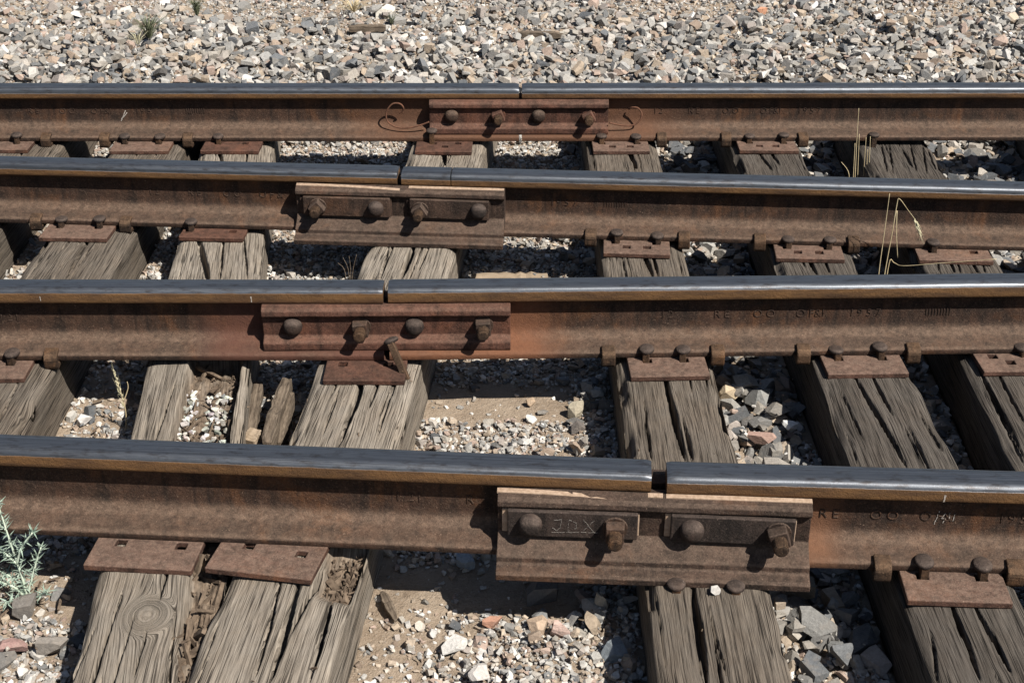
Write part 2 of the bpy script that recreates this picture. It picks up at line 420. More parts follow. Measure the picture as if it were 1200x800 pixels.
# between the ties
vis = lambda x, y: np.abs(x) < 1.28+.31*(y+.5)
scatter(210000, XT, trk, .008, .022, lambda x, y: vis(x, y)*(.95*gravel(x, y)*(1-.45*right(x, y))+.05), [('white', 4), ('grey', 3), ('tan', 4)])
scatter(34000, XT, trk, .016, .036, lambda x, y: vis(x, y)*(.8*gravel(x, y)*(.55+.45*right(x, y))+.02), [('white', 3), ('grey', 4), ('tan', 2), ('dark', 1)])
scatter(15000, XT, trk, .032, .080, lambda x, y: vis(x, y)*(.9*right(x, y)+.025), [('grey', 4), ('dark', 5), ('tan', 1.5)])
scatter(900, (-.2, .27), trk, .028, .062, lambda x, y: .65*sstep(.03, .22, x), [('grey', 4), ('dark', 2), ('tan', 3)])
scatter(60000, XT, trk, .005, .013, lambda x, y: vis(x, y)*(.6*gravel(x, y)*(1-.8*right(x, y))+.03), [('white', 5), ('grey', 2), ('tan', 2)])
# beyond the back rail
pile = lambda x, y: np.clip(sstep(.38, .60, fbm(x*1.6+3, y*2.6, 61)+.22*(1-sstep(3.5, 4.1, y))+.07*sstep(-.5, 1.5, x)), .10, 1)
XF = (-3.3, 3.3)
pile0 = pile
pile = lambda x, y: np.clip(pile0(x, y)*(1-.75*sstep(3.95, 4.4, y+.5*(fbm(x*2, y*2, 71)-.5))*(1-sstep(.1, .7, x)))*(1-.8*np.exp(-((x-1.35)/.30)**2-((y-3.85)/.22)**2)), .08, 1)
scatter(80000, XF, far, .007, .020, lambda x, y: .85+0*x, [('grey', 5), ('white', 5), ('tan', 3)])
scatter(36000, XF, far, .018, .042, lambda x, y: .30+.7*pile(x, y), [('grey', 7), ('white', 1.6), ('tan', 2.4), ('dark', .8)])
scatter(14000, XF, far, .032, .072, lambda x, y: pile(x, y), [('grey', 8), ('white', 1.), ('tan', 1.8), ('dark', 1.1)])
scatter(9000, XF, far, .008, .02, lambda x, y: .6*(1-pile(x, y))+.1, [('white', 4), ('grey', 3), ('tan', 3)])
def rotmats(n, tilt):
    yaw = rng.uniform(0, 2*np.pi, n); ta = rng.uniform(0, 2*np.pi, n); tl = rng.normal(0, tilt, n)
    c, s_ = np.cos(yaw), np.sin(yaw); Z = np.zeros((n, 3, 3)); Z[:, 0, 0] = c; Z[:, 0, 1] = -s_; Z[:, 1, 0] = s_; Z[:, 1, 1] = c; Z[:, 2, 2] = 1
    kx, ky = np.cos(ta), np.sin(ta); C, S = np.cos(tl), np.sin(tl); T = np.zeros((n, 3, 3))
    T[:, 0, 0] = C+kx*kx*(1-C); T[:, 0, 1] = kx*ky*(1-C); T[:, 0, 2] = ky*S
    T[:, 1, 0] = kx*ky*(1-C); T[:, 1, 1] = C+ky*ky*(1-C); T[:, 1, 2] = -kx*S
    T[:, 2, 0] = -ky*S; T[:, 2, 1] = kx*S; T[:, 2, 2] = C
    return T@Z
def build_stones(bs, name):
    VV, FF, CC = [], [], []; off = 0
    for x, y, zz, s, li, cols, flat in bs:
        for k, (v, f) in enumerate(LIB):
            m = li == k; n = int(m.sum())
            if not n: continue
            A = rotmats(n, flat); sc = s[m][:, None]*np.stack([np.ones(n), rng.uniform(.75, 1.1, n), rng.uniform(.75, 1.15, n)], 1)
            P = np.einsum('nij,nvj->nvi', A, v[None]*sc[:, None, :])
            P += np.stack([x[m], y[m], zz[m]], -1)[:, None, :]
            VV.append(P.reshape(-1, 3)); FF.append((f[None]+(off+np.arange(n)*len(v))[:, None, None]).reshape(-1, 3))
            CC.append(np.repeat(cols[m], len(v), 0)); off += n*len(v)
    me = np_mesh(name, np.concatenate(VV), np.concatenate(FF))
    ca = np.concatenate(CC); ca = np.concatenate([ca, np.ones((len(ca), 1))], 1).astype(np.float32)
    a = me.attributes.new('col', 'FLOAT_COLOR', 'POINT'); a.data.foreach_set('color', ca.ravel())
    return link(name, me, M_stone)
tag(build_stones(batches[:5], 'track_gravel'), 'loose mixed gravel and crushed stone between the ties', 'gravel', kind='stuff')
tag(build_stones(batches[5:], 'ballast_gravel'), 'sunlit grey and tan ballast stones behind the back rail', 'gravel', kind='stuff')

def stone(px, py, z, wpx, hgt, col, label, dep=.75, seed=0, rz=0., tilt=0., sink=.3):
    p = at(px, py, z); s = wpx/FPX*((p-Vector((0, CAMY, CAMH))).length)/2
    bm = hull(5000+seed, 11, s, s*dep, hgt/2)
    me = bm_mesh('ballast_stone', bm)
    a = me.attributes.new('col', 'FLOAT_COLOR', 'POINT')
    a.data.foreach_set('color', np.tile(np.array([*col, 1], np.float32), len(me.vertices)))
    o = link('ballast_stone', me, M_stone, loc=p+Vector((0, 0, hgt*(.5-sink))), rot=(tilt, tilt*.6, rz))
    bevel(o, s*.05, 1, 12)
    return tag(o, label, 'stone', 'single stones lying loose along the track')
ZG = -.325
stone(838, 694, -.187, 18, .014, (.46, .44, .41), 'small white pebble on the cracked tie below the front joint bar', seed=1, rz=.3, sink=.05)
stone(25, 714, ZG, 38, .045, (.17, .155, .14), 'flat dark brown stone at the foot of the thistle', seed=2)
stone(98, 493, ZG, 22, .035, (.66, .64, .62), 'white stone in the dirt beside the broad left tie', seed=3, rz=.5)
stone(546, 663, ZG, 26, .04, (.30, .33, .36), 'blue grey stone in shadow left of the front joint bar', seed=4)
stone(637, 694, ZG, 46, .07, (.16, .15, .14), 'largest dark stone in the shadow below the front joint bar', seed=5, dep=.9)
stone(534, 757, ZG+.008, 40, .035, (.50, .48, .45), 'long white stone in the gravel below the front rail', seed=6, rz=.25, dep=.55)
stone(562, 792, ZG+.008, 34, .03, (.46, .43, .40), 'pale angular stone at the bottom edge of the gravel bay', seed=22, rz=.7)
stone(577, 731, ZG, 27, .03, (.42, .23, .16), 'rusty pink stone on bare dirt below the front rail', seed=7)
stone(655, 741, ZG, 30, .045, (.58, .42, .36), 'pale pink stone near the shaded gravel under the front joint', seed=8)
stone(632, 737, ZG, 30, .04, (.40, .30, .22), 'wedge shaped tan stone below the front joint bar', seed=23, rz=.4)
stone(705, 715, ZG, 24, .06, (.46, .40, .31), 'upright cream stone at the shadow edge below the joint bar', seed=9)
stone(693, 735, ZG, 26, .045, (.30, .24, .18), 'brown stone leaning beside the upright cream stone', seed=24, rz=1.2)
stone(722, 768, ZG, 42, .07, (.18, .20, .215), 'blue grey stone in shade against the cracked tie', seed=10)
stone(676, 484, ZG, 22, .05, (.33, .29, .22), 'upright tan stone on dirt left of the cracked tie', seed=11, rz=1.)
stone(678, 503, ZG, 20, .04, (.12, .105, .095), 'dark angular stone below the upright tan one', seed=25)
stone(622, 472, ZG, 16, .025, (.40, .30, .21), 'tan clod sitting on the bare dirt between the middle rails', seed=12)
stone(890, 467, ZG, 38, .055, (.25, .25, .24), 'big grey stone between two right hand ties', seed=13, rz=.2)
stone(894, 516, ZG+.01, 42, .03, (.33, .22, .18), 'flat reddish brown stone above the front rail', seed=14, rz=-.2, dep=.5)
stone(925, 502, ZG+.01, 20, .03, (.60, .60, .58), 'tilted pale stone beside the double cracked dark tie', seed=15, tilt=.4)
stone(850, 463, ZG, 28, .06, (.45, .36, .25), 'sandy stone leaning against the cracked tie', seed=26, rz=.7)
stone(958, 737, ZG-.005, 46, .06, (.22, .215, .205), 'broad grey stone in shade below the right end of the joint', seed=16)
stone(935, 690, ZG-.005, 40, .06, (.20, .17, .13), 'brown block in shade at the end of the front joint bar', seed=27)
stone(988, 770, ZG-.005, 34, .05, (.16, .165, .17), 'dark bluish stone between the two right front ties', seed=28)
stone(15, 758, ZG+.006, 36, .03, (.30, .19, .17), 'flat purplish stone at the lower left corner', seed=17, rz=.3)
stone(66, 756, ZG, 42, .04, (.24, .215, .19), 'grey stone against the knotted end of the rotten tie', seed=29)
stone(452, 18, -.29, 26, .09, (.62, .58, .50), 'large cream rock at the top of the ballast', seed=18)
stone(893, 17, -.29, 16, .05, (.55, .28, .17), 'orange stone at the top right of the ballast', seed=19)
stone(870, 27, -.29, 20, .05, (.17, .17, .165), 'dark grey stone just left of and below the orange one', seed=30)
stone(683, 77, -.30, 0+24, .05, (.48, .44, .38), 'pale blocky stone close behind the back rail', seed=20)
stone(800, 331, -.30, 26, .05, (.30, .27, .23), 'grey stone peeking over the second rail', seed=21)

# ------------------------------------------------------------------ ties
def tie(t, y0, y1, cracks=(), hollows=(), knots=(), rough=1., chip=()):
    d = TIES[t]; wd = d['w']; NU, NV, NS = 110, int((y1-y0)/.011), 9
    ang = -math.atan(d['k'])
    ym = (y0+y1)/2; L = (y1-y0)
    v = np.linspace(-L/2, L/2, NV); hh = .17
    ut = np.linspace(-wd/2, wd/2, NU)
    sideZ = np.linspace(-hh, 0, NS+1)[:-1]
    # cross-section loop: left side up, top, right side down
    U = np.concatenate([np.full(NS, -wd/2), ut, np.full(NS, wd/2)]); Z = np.concatenate([sideZ, np.zeros(NU), sideZ[::-1]])
    Ug, Vg = np.meshgrid(U, v); Zg = np.meshgrid(Z, v)[0].copy(); top = np.zeros(len(U), bool); top[NS:NS+NU] = True
    s = t*13+1
    gu = Ug+np.where(Ug < 0, Zg, -Zg)
    gu = gu+.009*(fbm(Vg*1.0, Ug*3, s, 2)-.5)
    dz = np.zeros_like(Ug); rot = np.zeros_like(Ug)
    for (kx, ky, rad) in knots:
        kv = ky-ym; ku = kx-tie_x(t, ky)
        rr = np.hypot(Ug-ku, (Vg-kv)*.8); wv = np.exp(-(rr/rad)**3)
        push = np.sign(Ug-ku+1e-6)*np.exp(-(rr/(rad*2.2))**2)*rad*.55
        gu = (gu-push)*(1-wv)+(rr*1.5+.4)*wv
        dz += .004*np.exp(-(rr/(rad*1.5))**2)+.0022*np.sin(rr*520)*wv
    # weathered relief
    rel = (.0003+.0012*sstep(.5, .75, fbm(Ug*7, Vg*1.3, s+30)))*(vn(gu*75+2*fbm(Vg*2, Ug*4, s), Vg*1.6, s)-.5)+(.0004+.0016*vn(Ug*12, Vg*2.5, s+31))*(vn(gu*230, Vg*4, s+1)-.5)+.007*(fbm(Ug*9, Vg*2, s+2)-.6)
    dz += rel*rough
    ed = np.minimum(Ug+wd/2, wd/2-Ug)
    eros = .006+.012*fbm(Vg*3, Ug*0, s+3)
    dz -= np.where(top[None], .022*np.exp(-(ed/eros)**1.3)*vn(Vg*8, Ug*0+np.sign(Ug), s+4), 0)
    rc = random.Random(t*7+2); cracks = list(cracks)
    for q in range(24):
        ya_ = rc.uniform(y0, y1-.1); ln_ = rc.uniform(.10, .45); u_ = rc.uniform(-.46, .46)*wd; dr = rc.uniform(-.012, .012)
        cracks.append(((tie_x(t, ya_)+u_, ya_), (tie_x(t, ya_+ln_)+u_+dr, ya_+ln_), rc.uniform(.0014, .0030), rc.uniform(.008, .022)))
    ch = sstep(.62, .80, vn(Vg*7.5, np.sign(Ug)*5., s+41))*(1-sstep(.004, .020, ed-.008*vn(Vg*60, Ug*40, s+42)))
    dz -= np.where(top[None], ch*(.016+.010*vn(Vg*30, Ug*90, s+43)), 0)
    for c in cracks:
        (xa, ya), (xb, yb), cw, cd = c[:4]
        tt = np.clip((Vg-(ya-ym))/(yb-ya), 0, 1)
        ua = xa-tie_x(t, ya); ub = xb-tie_x(t, yb)
        uc = ua+(ub-ua)*tt+(.006 if cw > .0032 else .0025)*(fbm(Vg*3, Vg*0+c[2]*900, s+5)-.5)+.0022*(vn(Vg*45, Vg*0, s+6)-.5)+.0020*(vn(Vg*20, np.sign(Ug-ua)*3., s+8)-.5)
        env = np.where((Vg-(ya-ym))*np.sign(yb-ya) < 0, 0, 1)*np.where((Vg-(yb-ym))*np.sign(yb-ya) > 0, 0, 1)*np.sin(np.pi*tt)**.45
        wl = cw*(.35+.95*fbm(Vg*5, Vg*0+xa*50, s+7))*env+1e-5
        prof = np.clip(1.25-np.abs(Ug-uc)/wl, 0, 1)
        dz -= np.where(top[None], cd*env*np.minimum(1, prof*1.6), 0)
        gu = gu-np.sign(Ug-uc)*.004*np.exp(-np.abs(Ug-uc)/.02)*env
    for (ua, ub, ya, yb, dep, rg) in hollows:      # ua..ub as fractions of the width
        fu = Ug/wd+.5; j = .05*(fbm(Vg*9, Vg*0, s+9)-.5)*2
        m = sstep(ua-.03, ua+.03, fu+j)*(1-sstep(ub-.02, ub+.02, fu+j*.6))*sstep(ya-.04, ya+.02, Vg+ym)*(1-sstep(yb-.02, yb+.04, Vg+ym))
        m = np.where(top[None], m, 0)
        lump = (fbm(Ug*26, Vg*9, s+10)-.5)*1.3+(fbm(Ug*70, Vg*38, s+11, 3)-.5)*.9
        dz -= m*(dep-rg*lump); rot = np.maximum(rot, m)
    side = ~top
    Zg = Zg+np.where(top[None], dz, 0)
    so_ = .006*(fbm(Vg*4, Zg*30, s+12)-.5)+.004*(vn(Zg*160, Vg*4, s+13)-.5)+.003*(fbm(Vg*25, Zg*40, s+14)-.5)
    Ug = Ug+np.where(side[None], so_, 0)
    Ug[:, NS] += so_[:, NS]*.5; Ug[:, NS+NU-1] += so_[:, NS+NU-1]*.5
    # side verts near the top follow the eroded edge
    n0, n1 = Ug.shape; ix = np.arange(n0*n1).reshape(n0, n1)
    Fq = np.stack([ix[:-1, :-1], ix[:-1, 1:], ix[1:, 1:], ix[1:, :-1]], -1).reshape(-1, 4)
    V = np.stack([Ug, Vg, Zg], -1).reshape(-1, 3)
    # bottom and ends, as quad strips
    bot = np.stack([ix[:-1, -1], ix[:-1, 0], ix[1:, 0], ix[1:, -1]], -1)
    ends = []
    for row, flip in ((0, False), (n0-1, True)):
        for k in range(n1//2-1):
            q = [ix[row, k], ix[row, n1-1-k], ix[row, n1-2-k], ix[row, k+1]]
            ends.append(q[::-1] if flip else q)
    Fq = np.concatenate([Fq, bot, np.array(ends)])
    me = np_mesh('wooden_tie', V, Fq)
    for nm, arr in (('gu', gu), ('rot', rot)):
        a = me.attributes.new(nm, 'FLOAT', 'POINT'); a.data.foreach_set('value', np.ascontiguousarray(arr.ravel(), np.float32))
    o = link('wooden_tie', me, d['m'], smooth=True, loc=(tie_x(t, ym), ym, ZT), rot=(0, 0, ang))
    return o
A = lambda px, py: tuple(at(px, py, -.195)[:2])
YA, YB = -.85, 2.85
TG = 'weathered wooden ties under the rails'
tl = {}
tl[0] = tie(0, YA, YB, [((-1.6, -.6), (-1.62, 2.6), .005, .02)])
tl[1] = tie(1, YA, YB, [(A(107, 275), A(78, 328), .005, .022), ((-1.26, 1.1), (-1.27, .2), .004, .02), ((-1.18, .75), (-1.15, .2), .003, .015)])
tl[2] = tie(2, YA, YB,
    [(A(233, 280), A(245, 330), .012, .045), (A(262, 280), A(258, 330), .004, .02), (A(285, 278), A(290, 330), .003, .02),
     ((-.735, -.20), (-.725, -.60), .0045, .03), ((-.695, -.28), (-.69, -.70), .0035, .025), ((-.76, -.3), (-.775, -.75), .003, .02), ((-.665, -.12), (-.66, -.24), .003, .02),
     ((-.80, .62), (-.79, .25), .003, .02), (A(255, 175), A(262, 195), .006, .03), (A(290, 175), A(288, 195), .004, .03)],
    hollows=[(.735, .985, -.95, -.075, .030, .042), (.40, .90, .0, .74, .050, .030), (.55, .95, -.08, .02, .02, .01)],
    knots=[(-.672, -.285, .030)], rough=1.15)
tl[3] = tie(3, YA, YB,
    [(A(352, 680), A(318, 800), .007, .045), (A(330, 678), A(298, 800), .0035, .025), (A(392, 690), A(362, 800), .005, .035), (A(378, 670), A(340, 745), .004, .03),
     (A(428, 438), A(400, 522), .010, .05), (A(402, 440), A(385, 470), .0035, .02), (A(447, 440), A(432, 480), .003, .02),
     (A(487, 285), A(470, 328), .008, .045), (A(455, 290), A(448, 322), .004, .02), (A(502, 290), A(490, 318), .004, .02),
     (A(520, 170), A(522, 195), .007, .035)],
    hollows=[(.72, .98, -.20, -.06, .03, .022)], rough=1.2)
tl[4] = tie(4, YA, YB,
    [(A(812, 685), A(829, 800), .007, .045), ((.37, -.2), (.355, -.8), .003, .02), (A(778, 438), A(803, 540), .008, .05), (A(800, 490), A(812, 542), .004, .02),
     (A(752, 292), A(765, 326), .0055, .03), (A(764, 292), A(772, 326), .004, .03), (A(734, 175), A(746, 200), .007, .04)])
tl[5] = tie(5, YA, YB,
    [(A(1110, 700), A(1150, 800), .005, .04), (A(1136, 702), A(1185, 790), .006, .04), (A(1090, 740), A(1100, 800), .003, .02),
     (A(997, 436), A(1062, 550), .007, .045), (A(1018, 438), A(1046, 490), .005, .035), (A(985, 460), A(1012, 520), .003, .02),
     (A(945, 302), A(957, 324), .006, .035), (A(965, 302), A(972, 322), .0035, .02), (A(888, 180), A(905, 202), .005, .03), (A(900, 175), A(913, 195), .004, .03)])
tl[6] = tie(6, YA, YB,
    [(A(1145, 430), A(1200, 548), .005, .03), (A(1165, 430), A(1200, 500), .004, .03), ((1.13, .6), (1.11, .2), .003, .02)] +
    [(A(px, 301+q), A(px+5+q, 322), .0022+.0008*q, .02) for px, q in ((1096, 0), (1111, 3), (1119, 1), (1137, 4), (1149, 0))] +
    [(A(px, 166+3*q), A(px+6+2*q, 207-3*q), .0020+.0007*q, .02) for px, q in ((1032, 1), (1041, 0), (1057, 3), (1066, 1), (1080, 0), (1086, 2))], rough=1.4)
tl[7] = tie(7, YA, YB, [((1.9, -.6), (1.92, 2.6), .005, .02)])
for t, l in {0: 'brown weathered tie cut off at the left edge of the photo', 1: 'broad smooth brown tie at far left with a single long crack',
             2: 'grey tie with a round knot, rotted hollow along its right side', 3: 'grey slanting tie split lengthwise by deep cracks',
             4: 'brown tie just right of the joints with one central crack', 5: 'dark tie with two parallel cracks, second right of the joints',
             6: 'dark tie full of fine cracks, third right of the joints', 7: 'dark tie hidden just beyond the right edge of the photo'}.items():
    tag(tl[t], l, 'railway tie', TG)

# rotted remnants and splinters
def plank(name, a, b, wd, th, mat, label, cat, group=None, tw=0., jag=.25, seed=0):
    a, b = Vector(a), Vector(b); d = (b-a); L = d.length; bm = bmesh.new(); n = 14; rings = []
    r = random.Random(seed)
    for i in range(n+1):
        f = i/n; tap = 1-jag*(abs(f-.5)*2)**3
        ww = wd*tap*r.uniform(.88, 1.1); tt = th*tap*r.uniform(.85, 1.1); off = wd*.06*r.uniform(-1, 1)
        rings.append([bm.verts.new((f*L, off+sx*ww/2, sz*tt/2+r.uniform(-.05, .05)*th)) for sx, sz in ((-1, -1), (-.2, -1.1), (1, -1), (1, 1), (.3, 1.15), (-.35, .9), (-1, 1))])
    for i in range(n):
        for k in range(7): bm.faces.new((rings[i][k], rings[i][(k+1) % 7], rings[i+1][(k+1) % 7], rings[i+1][k]))
    bm.faces.new(rings[0]); bm.faces.new(rings[-1])
    o = link(name, bm_mesh(name, bm), mat, loc=a)
    q = d.to_track_quat('X', 'Z'); o.rotation_euler = (q.to_matrix().to_4x4() @ Matrix.Rotation(tw, 4, 'X')).to_euler()
    bevel(o, .0015, 1)
    return tag(o, label, cat, group)
plank('wood_remnant', at(313, 525, -.265), at(337, 449, -.250), .030, .05, M_splinter, 'tallest rotted remnant of wood between the hollow and slanting ties', 'wood remnant', seed=3)
plank('wood_remnant', at(291, 522, -.285), at(303, 452, -.28), .03, .03, M_splinter, 'thin rotted remnant lying along the hollow tie', 'wood remnant', seed=4)
plank('wood_remnant', at(327, 522, -.285), at(343, 462, -.262), .022, .04, M_splinter, 'dark ragged sliver of wood leaning on the slanting tie', 'wood remnant', seed=14, jag=.6)
plank('wood_block', at(291, 520, -.27), at(301, 506, -.262), .035, .025, M_paleboard, 'small tan block of wood beside the hollow rotten tie', 'wood block', seed=5, jag=.05)
plank('wood_splinter', at(447, 693, -.318), at(464, 727, -.315), .018, .014, M_splinter, 'dark splinter of wood on dirt below the front rail', 'splinter', seed=6, jag=.7)
plank('wood_board', at(552, 329, -.330), at(642, 328, -.330), .05, .03, M_paleboard, 'pale flat board lying half hidden behind the second rail', 'board', seed=7, jag=.05)
plank('wood_stick', at(409, 34, -.262), at(452, 33, -.26), .035, .03, M_splinter, 'dark brown stick lying on the sunny ballast', 'stick', seed=8, jag=.2)
plank('wood_stick', at(605, 40, -.27), at(660, 42, -.27), .03, .03, M_splinter, 'thin brown stick in the ballast right of the other stick', 'stick', seed=9, jag=.5)
# crumbs of rotted wood (nobody could count them)
V, F = [], []; r = np.random.default_rng(77)
def crumbs(n, xr, yr, z, t=None, smin=.006, smax=.03):
    for i in range(n):
        y = r.uniform(*yr); x = r.uniform(*xr)
        if t is not None: x += tie_x(t, y)
        L = r.uniform(smin, smax); wv = L*r.uniform(.15, .4)*(.45 if L > .03 else 1); th = wv*r.uniform(.35, .7)
        M = np.array((Matrix.Rotation(math.pi/2+r.normal(0, .55), 3, 'Z') @ Matrix.Rotation(r.normal(0, .45), 3, 'Y') @ Matrix.Rotation(r.uniform(0, 3), 3, 'X')))
        c = np.array([[a*L/2, b*wv/2*r.uniform(.6, 1.2), e*th/2] for a in (-1, 1) for b in (-1, 1) for e in (-1, 1)])@M.T+(x, y, z+r.uniform(0, .012))
        o = len(V); V.extend(c)
        for f in ((0, 1, 3, 2), (4, 6, 7, 5), (0, 4, 5, 1), (2, 3, 7, 6), (0, 2, 6, 4), (1, 5, 7, 3)): F.append([o+k for k in f])
crumbs(520, (-.02, .10), (.02, .72), -.246, 2, .004, .026); crumbs(420, (.06, .115), (-.7, -.08), -.230, 2, .003, .020); crumbs(70, (.05, .115), (-.62, -.08), -.220, 2, .035, .10); crumbs(40, (-.01, .10), (.38, .72), -.236, 2, .03, .08); crumbs(160, (.06, .115), (-.2, -.07), -.222, 3)
crumbs(120, (-.62, -.50), (.25, .68), -.322); crumbs(60, (-.12, .12), (-.7, 2.4), -.196, 3, .004, .012); crumbs(60, (-.1, .1), (-.7, 2.4), -.196, 4, .003, .008)
crumbs(90, (-1.05, -.85), (-.3, 2.3), -.325)
tag(link('wood_crumbs', np_mesh('wood_crumbs', V, F), simple('rotten_wood', (.045, .031, .022), (.185, .138, .098), 60)), 'brown crumbs of rotted wood in the hollows of the ties', 'wood debris', kind='stuff')
# white pebbles in the hollow tie
xs = r.uniform(-.035, .085, 250); ys = .30+.38*r.random(250)
keep = np.where(xs < .02, ys < .62-.5*np.abs(xs-.0), ys < .60); keep &= ~((xs > .008) & (xs < .03)); xs, ys = xs[keep], ys[keep]; n = len(xs)
b = (xs+np.array([tie_x(2, q) for q in ys]), ys, -.234+r.uniform(0, .014, n), r.uniform(.004, .0105, n), r.integers(0, len(LIB), n), np.array([(.52, .50, .465)]*n)*r.choice([.5, .7, .85, 1., 1.12, 1.2], (n, 1))*r.uniform(.9, 1.05, (n, 3)), .5)
tag(build_stones([b], 'white_gravel'), 'white pebbles collected in the hollow of the rotten tie', 'gravel', kind='stuff')

# ------------------------------------------------------------------ rails
HALF = [(0, 0), (.012, -.0002), (.022, -.0010), (.028, -.0030), (.0315, -.0065), (.0332, -.0110), (.0340, -.0170), (.0345, -.0300), (.0340, -.0350), (.0325, -.0375),
        (.0240, -.0405), (.0160, -.0432), (.0118, -.0465), (.0094, -.0520), (.0085, -.0600), (.0082, -.0800), (.0085, -.1060), (.0095, -.1160), (.0118, -.1250), (.0160, -.1330), (.0225, -.1395), (.0310, -.1440),
        (.0450, -.1492), (.0580, -.1540), (.0665, -.1572), (.0690, -.1595), (.0698, -.1630), (.0698, -.1700), (.0685, -.1730)]
PROF = [(-a, z) for a, z in HALF] + [(a, z) for a, z in HALF[::-1][:-1]]
def rail(k, side, xa, xb, mat, label, crack=None, endwear=True):
    a, b = RAILS[k]['L' if side < 0 else 'Rr']; ang = math.atan(b)
    xm = (xa+xb)/2; Lh = (xb-xa)/2/math.cos(ang)
    xs = list(np.arange(-Lh, Lh, .02)); xs = [x for x in xs if abs(x-Lh) > .006]+[Lh]
    je = Lh if side < 0 else -Lh                      # joint end
    xs += [je-math.copysign(.004, je), je-math.copysign(.010, je)]
    ck = None
    if crack is not None:
        ck = (crack-xm)/math.cos(ang); xs += [ck-.0022, ck, ck+.0022]
    xs = np.array(sorted(xs)); P = np.array(PROF); NP = len(P)
    V = np.zeros((len(xs), NP, 3)); V[:, :, 0] = xs[:, None]; V[:, :, 1] = P[None, :, 0]; V[:, :, 2] = P[None, :, 1]
    s = k*7+(side > 0)
    lip = (P[:, 1] > -.020) & (P[:, 1] < -.005)
    V[:, lip, 1] += (np.sign(P[lip, 0])[None]*.0022*(fbm(xs*14, xs*0, s)[:, None]-.35))
    V[:, lip, 2] += .0020*(fbm(xs*22, xs*0, s+3)[:, None]-.5)
    head = P[:, 1] > -.012
    V[:, head, 2] -= .0022*np.exp(-((xs-je)/.006)**2)[:, None]*(.6+.8*vn(xs*90, xs*0, s))[:, None]
    if ck is not None:
        i = int(np.argmin(abs(xs-ck))); hm = P[:, 1] > -.04
        V[i, hm, 1] *= .80; V[i, hm, 2] -= .005
    ix = np.arange(len(xs)*NP).reshape(len(xs), NP); nx = np.roll(ix, -1, 1)
    F = np.stack([ix[:-1], nx[:-1], nx[1:], ix[1:]], -1).reshape(-1, 4)
    bm = bmesh.new(); me = np_mesh('rail', V.reshape(-1, 3), F); bm.from_mesh(me); bm.verts.ensure_lookup_table(); bpy.data.meshes.remove(me)
    bm.faces.new([bm.verts[j] for j in ix[0]]); bm.faces.new([bm.verts[j] for j in ix[-1]])
    me = bm_mesh('rail', bm)
    for p in me.polygons: p.use_smooth = len(p.vertices) == 4
    me.set_sharp_from_angle(angle=R(50))
    o = link('rail', me, mat, loc=(xm, a+b*xm, 0), rot=(0, 0, ang))
    return tag(o, label, 'rail', 'worn steel rails of the two overlapping tracks')
XL, XR = -3.0, 3.0
def tinted(base, zlo, x0, x1, c): return rail_mat(base, zlo, 0, DK, MD, (x0, x1, *c))
rr = {}
def mk(k, side, zlo, tint, label, crack=None):
    g0, g1 = RAILS[k]['gap']; xa, xb = (XL, g0) if side < 0 else (g1, XR); xm = (xa+xb)/2
    mat = tinted('rail_steel', zlo, tint[0]-xm, tint[1]-xm, tint[2:]) if tint else (M_rail_gauge if zlo < -.015 else M_rail_field)
    rr[k, side] = rail(k, side, xa, xb, mat, label, crack)
mk(1, -1, -.0125, None, 'front rail left of its gap, running under the plain web stamp')
mk(1, 1, -.0125, (.5, .59, (.17, .080, .042), .07), 'front rail right of its gap, with chalk scribble on the web')
mk(2, -1, -.0110, (-.66, -.2, RED, .14), 'second rail left of its gap, dark brown with a reddish joint end')
mk(2, 1, -.0110, (-.3, .02, (.19, .078, .038), .16), 'second rail right of its gap, stamped with letters and tally strokes')
mk(3, -1, -.0185, None, 'third rail left of its gap, stamped letters close to the joint bar')
mk(3, 1, -.0185, None, 'third rail right of its gap, with a crack across its head', crack=.0-.172)
mk(4, -1, -.0200, (-.36, .1, (.13, .060, .032), .25), 'back rail left of its gap, with the long curled wire')
mk(4, 1, -.0200, (0., .42, (.13, .060, .032), .25), 'back rail right of its gap, with the short curled wire')

# raised rolling marks on the webs
def text_mesh(s, h, ext):
    cu = bpy.data.curves.new('t', 'FONT'); cu.body = s; cu.size = h*1.38; cu.extrude = ext; cu.resolution_u = 3
    cu.offset = -.0004
    o = bpy.data.objects.new('t', cu); COL.objects.link(o)
    bpy.context.view_layer.update()
    me = bpy.data.meshes.new_from_object(o.evaluated_get(bpy.context.evaluated_depsgraph_get()))
    bpy.data.objects.remove(o); bpy.data.curves.remove(cu); return me
def marks(k, side, items, h=.021):
    ra = rr[k, side]; a, b = RAILS[k]['L' if side < 0 else 'Rr']
    for s, px, py in items:
        # the web face lies 8 mm in front of the rail's centre line
        y = 0.
        for _ in range(3):
            d = ray(px, py); X = on_y(px, py, y).x; y = a+b*X-.0085
        p = on_y(px, py, y)
        me = text_mesh(s, h, .0016)
        me.transform(Matrix.Rotation(math.pi/2, 4, 'X')); me.transform(Matrix.Translation(Vector(((p.x-ra.location.x)/math.cos(ra.rotation_euler.z), -.0084, -.097))))
        me.name = 'raised_lettering'; link('raised_lettering', me, M_bar, ra)
TALLY = 'IIIIIIIII'
marks(1, -1, [('I', 465, 592), ('2', 478, 592), ('I', 490, 592), ('R', 546, 595)])
marks(1, 1, [('R E', 958, 612), ('O O', 1018, 614), ('O F&I', 1076, 615), ('I 9 5 7', 1170, 618)])
marks(2, -1, [('I 2 I', 0, 372)])
marks(2, 1, [('I 2', 775, 370), ('R E', 836, 370), ('O O', 882, 370), ('O F&I', 932, 370), ('I 9 5 7', 996, 370), (TALLY, 1083, 370)])
marks(3, -1, [('I 2', 176, 232), ('R E', 221, 232), ('O O', 262, 233), ('O F &', 304, 234)])
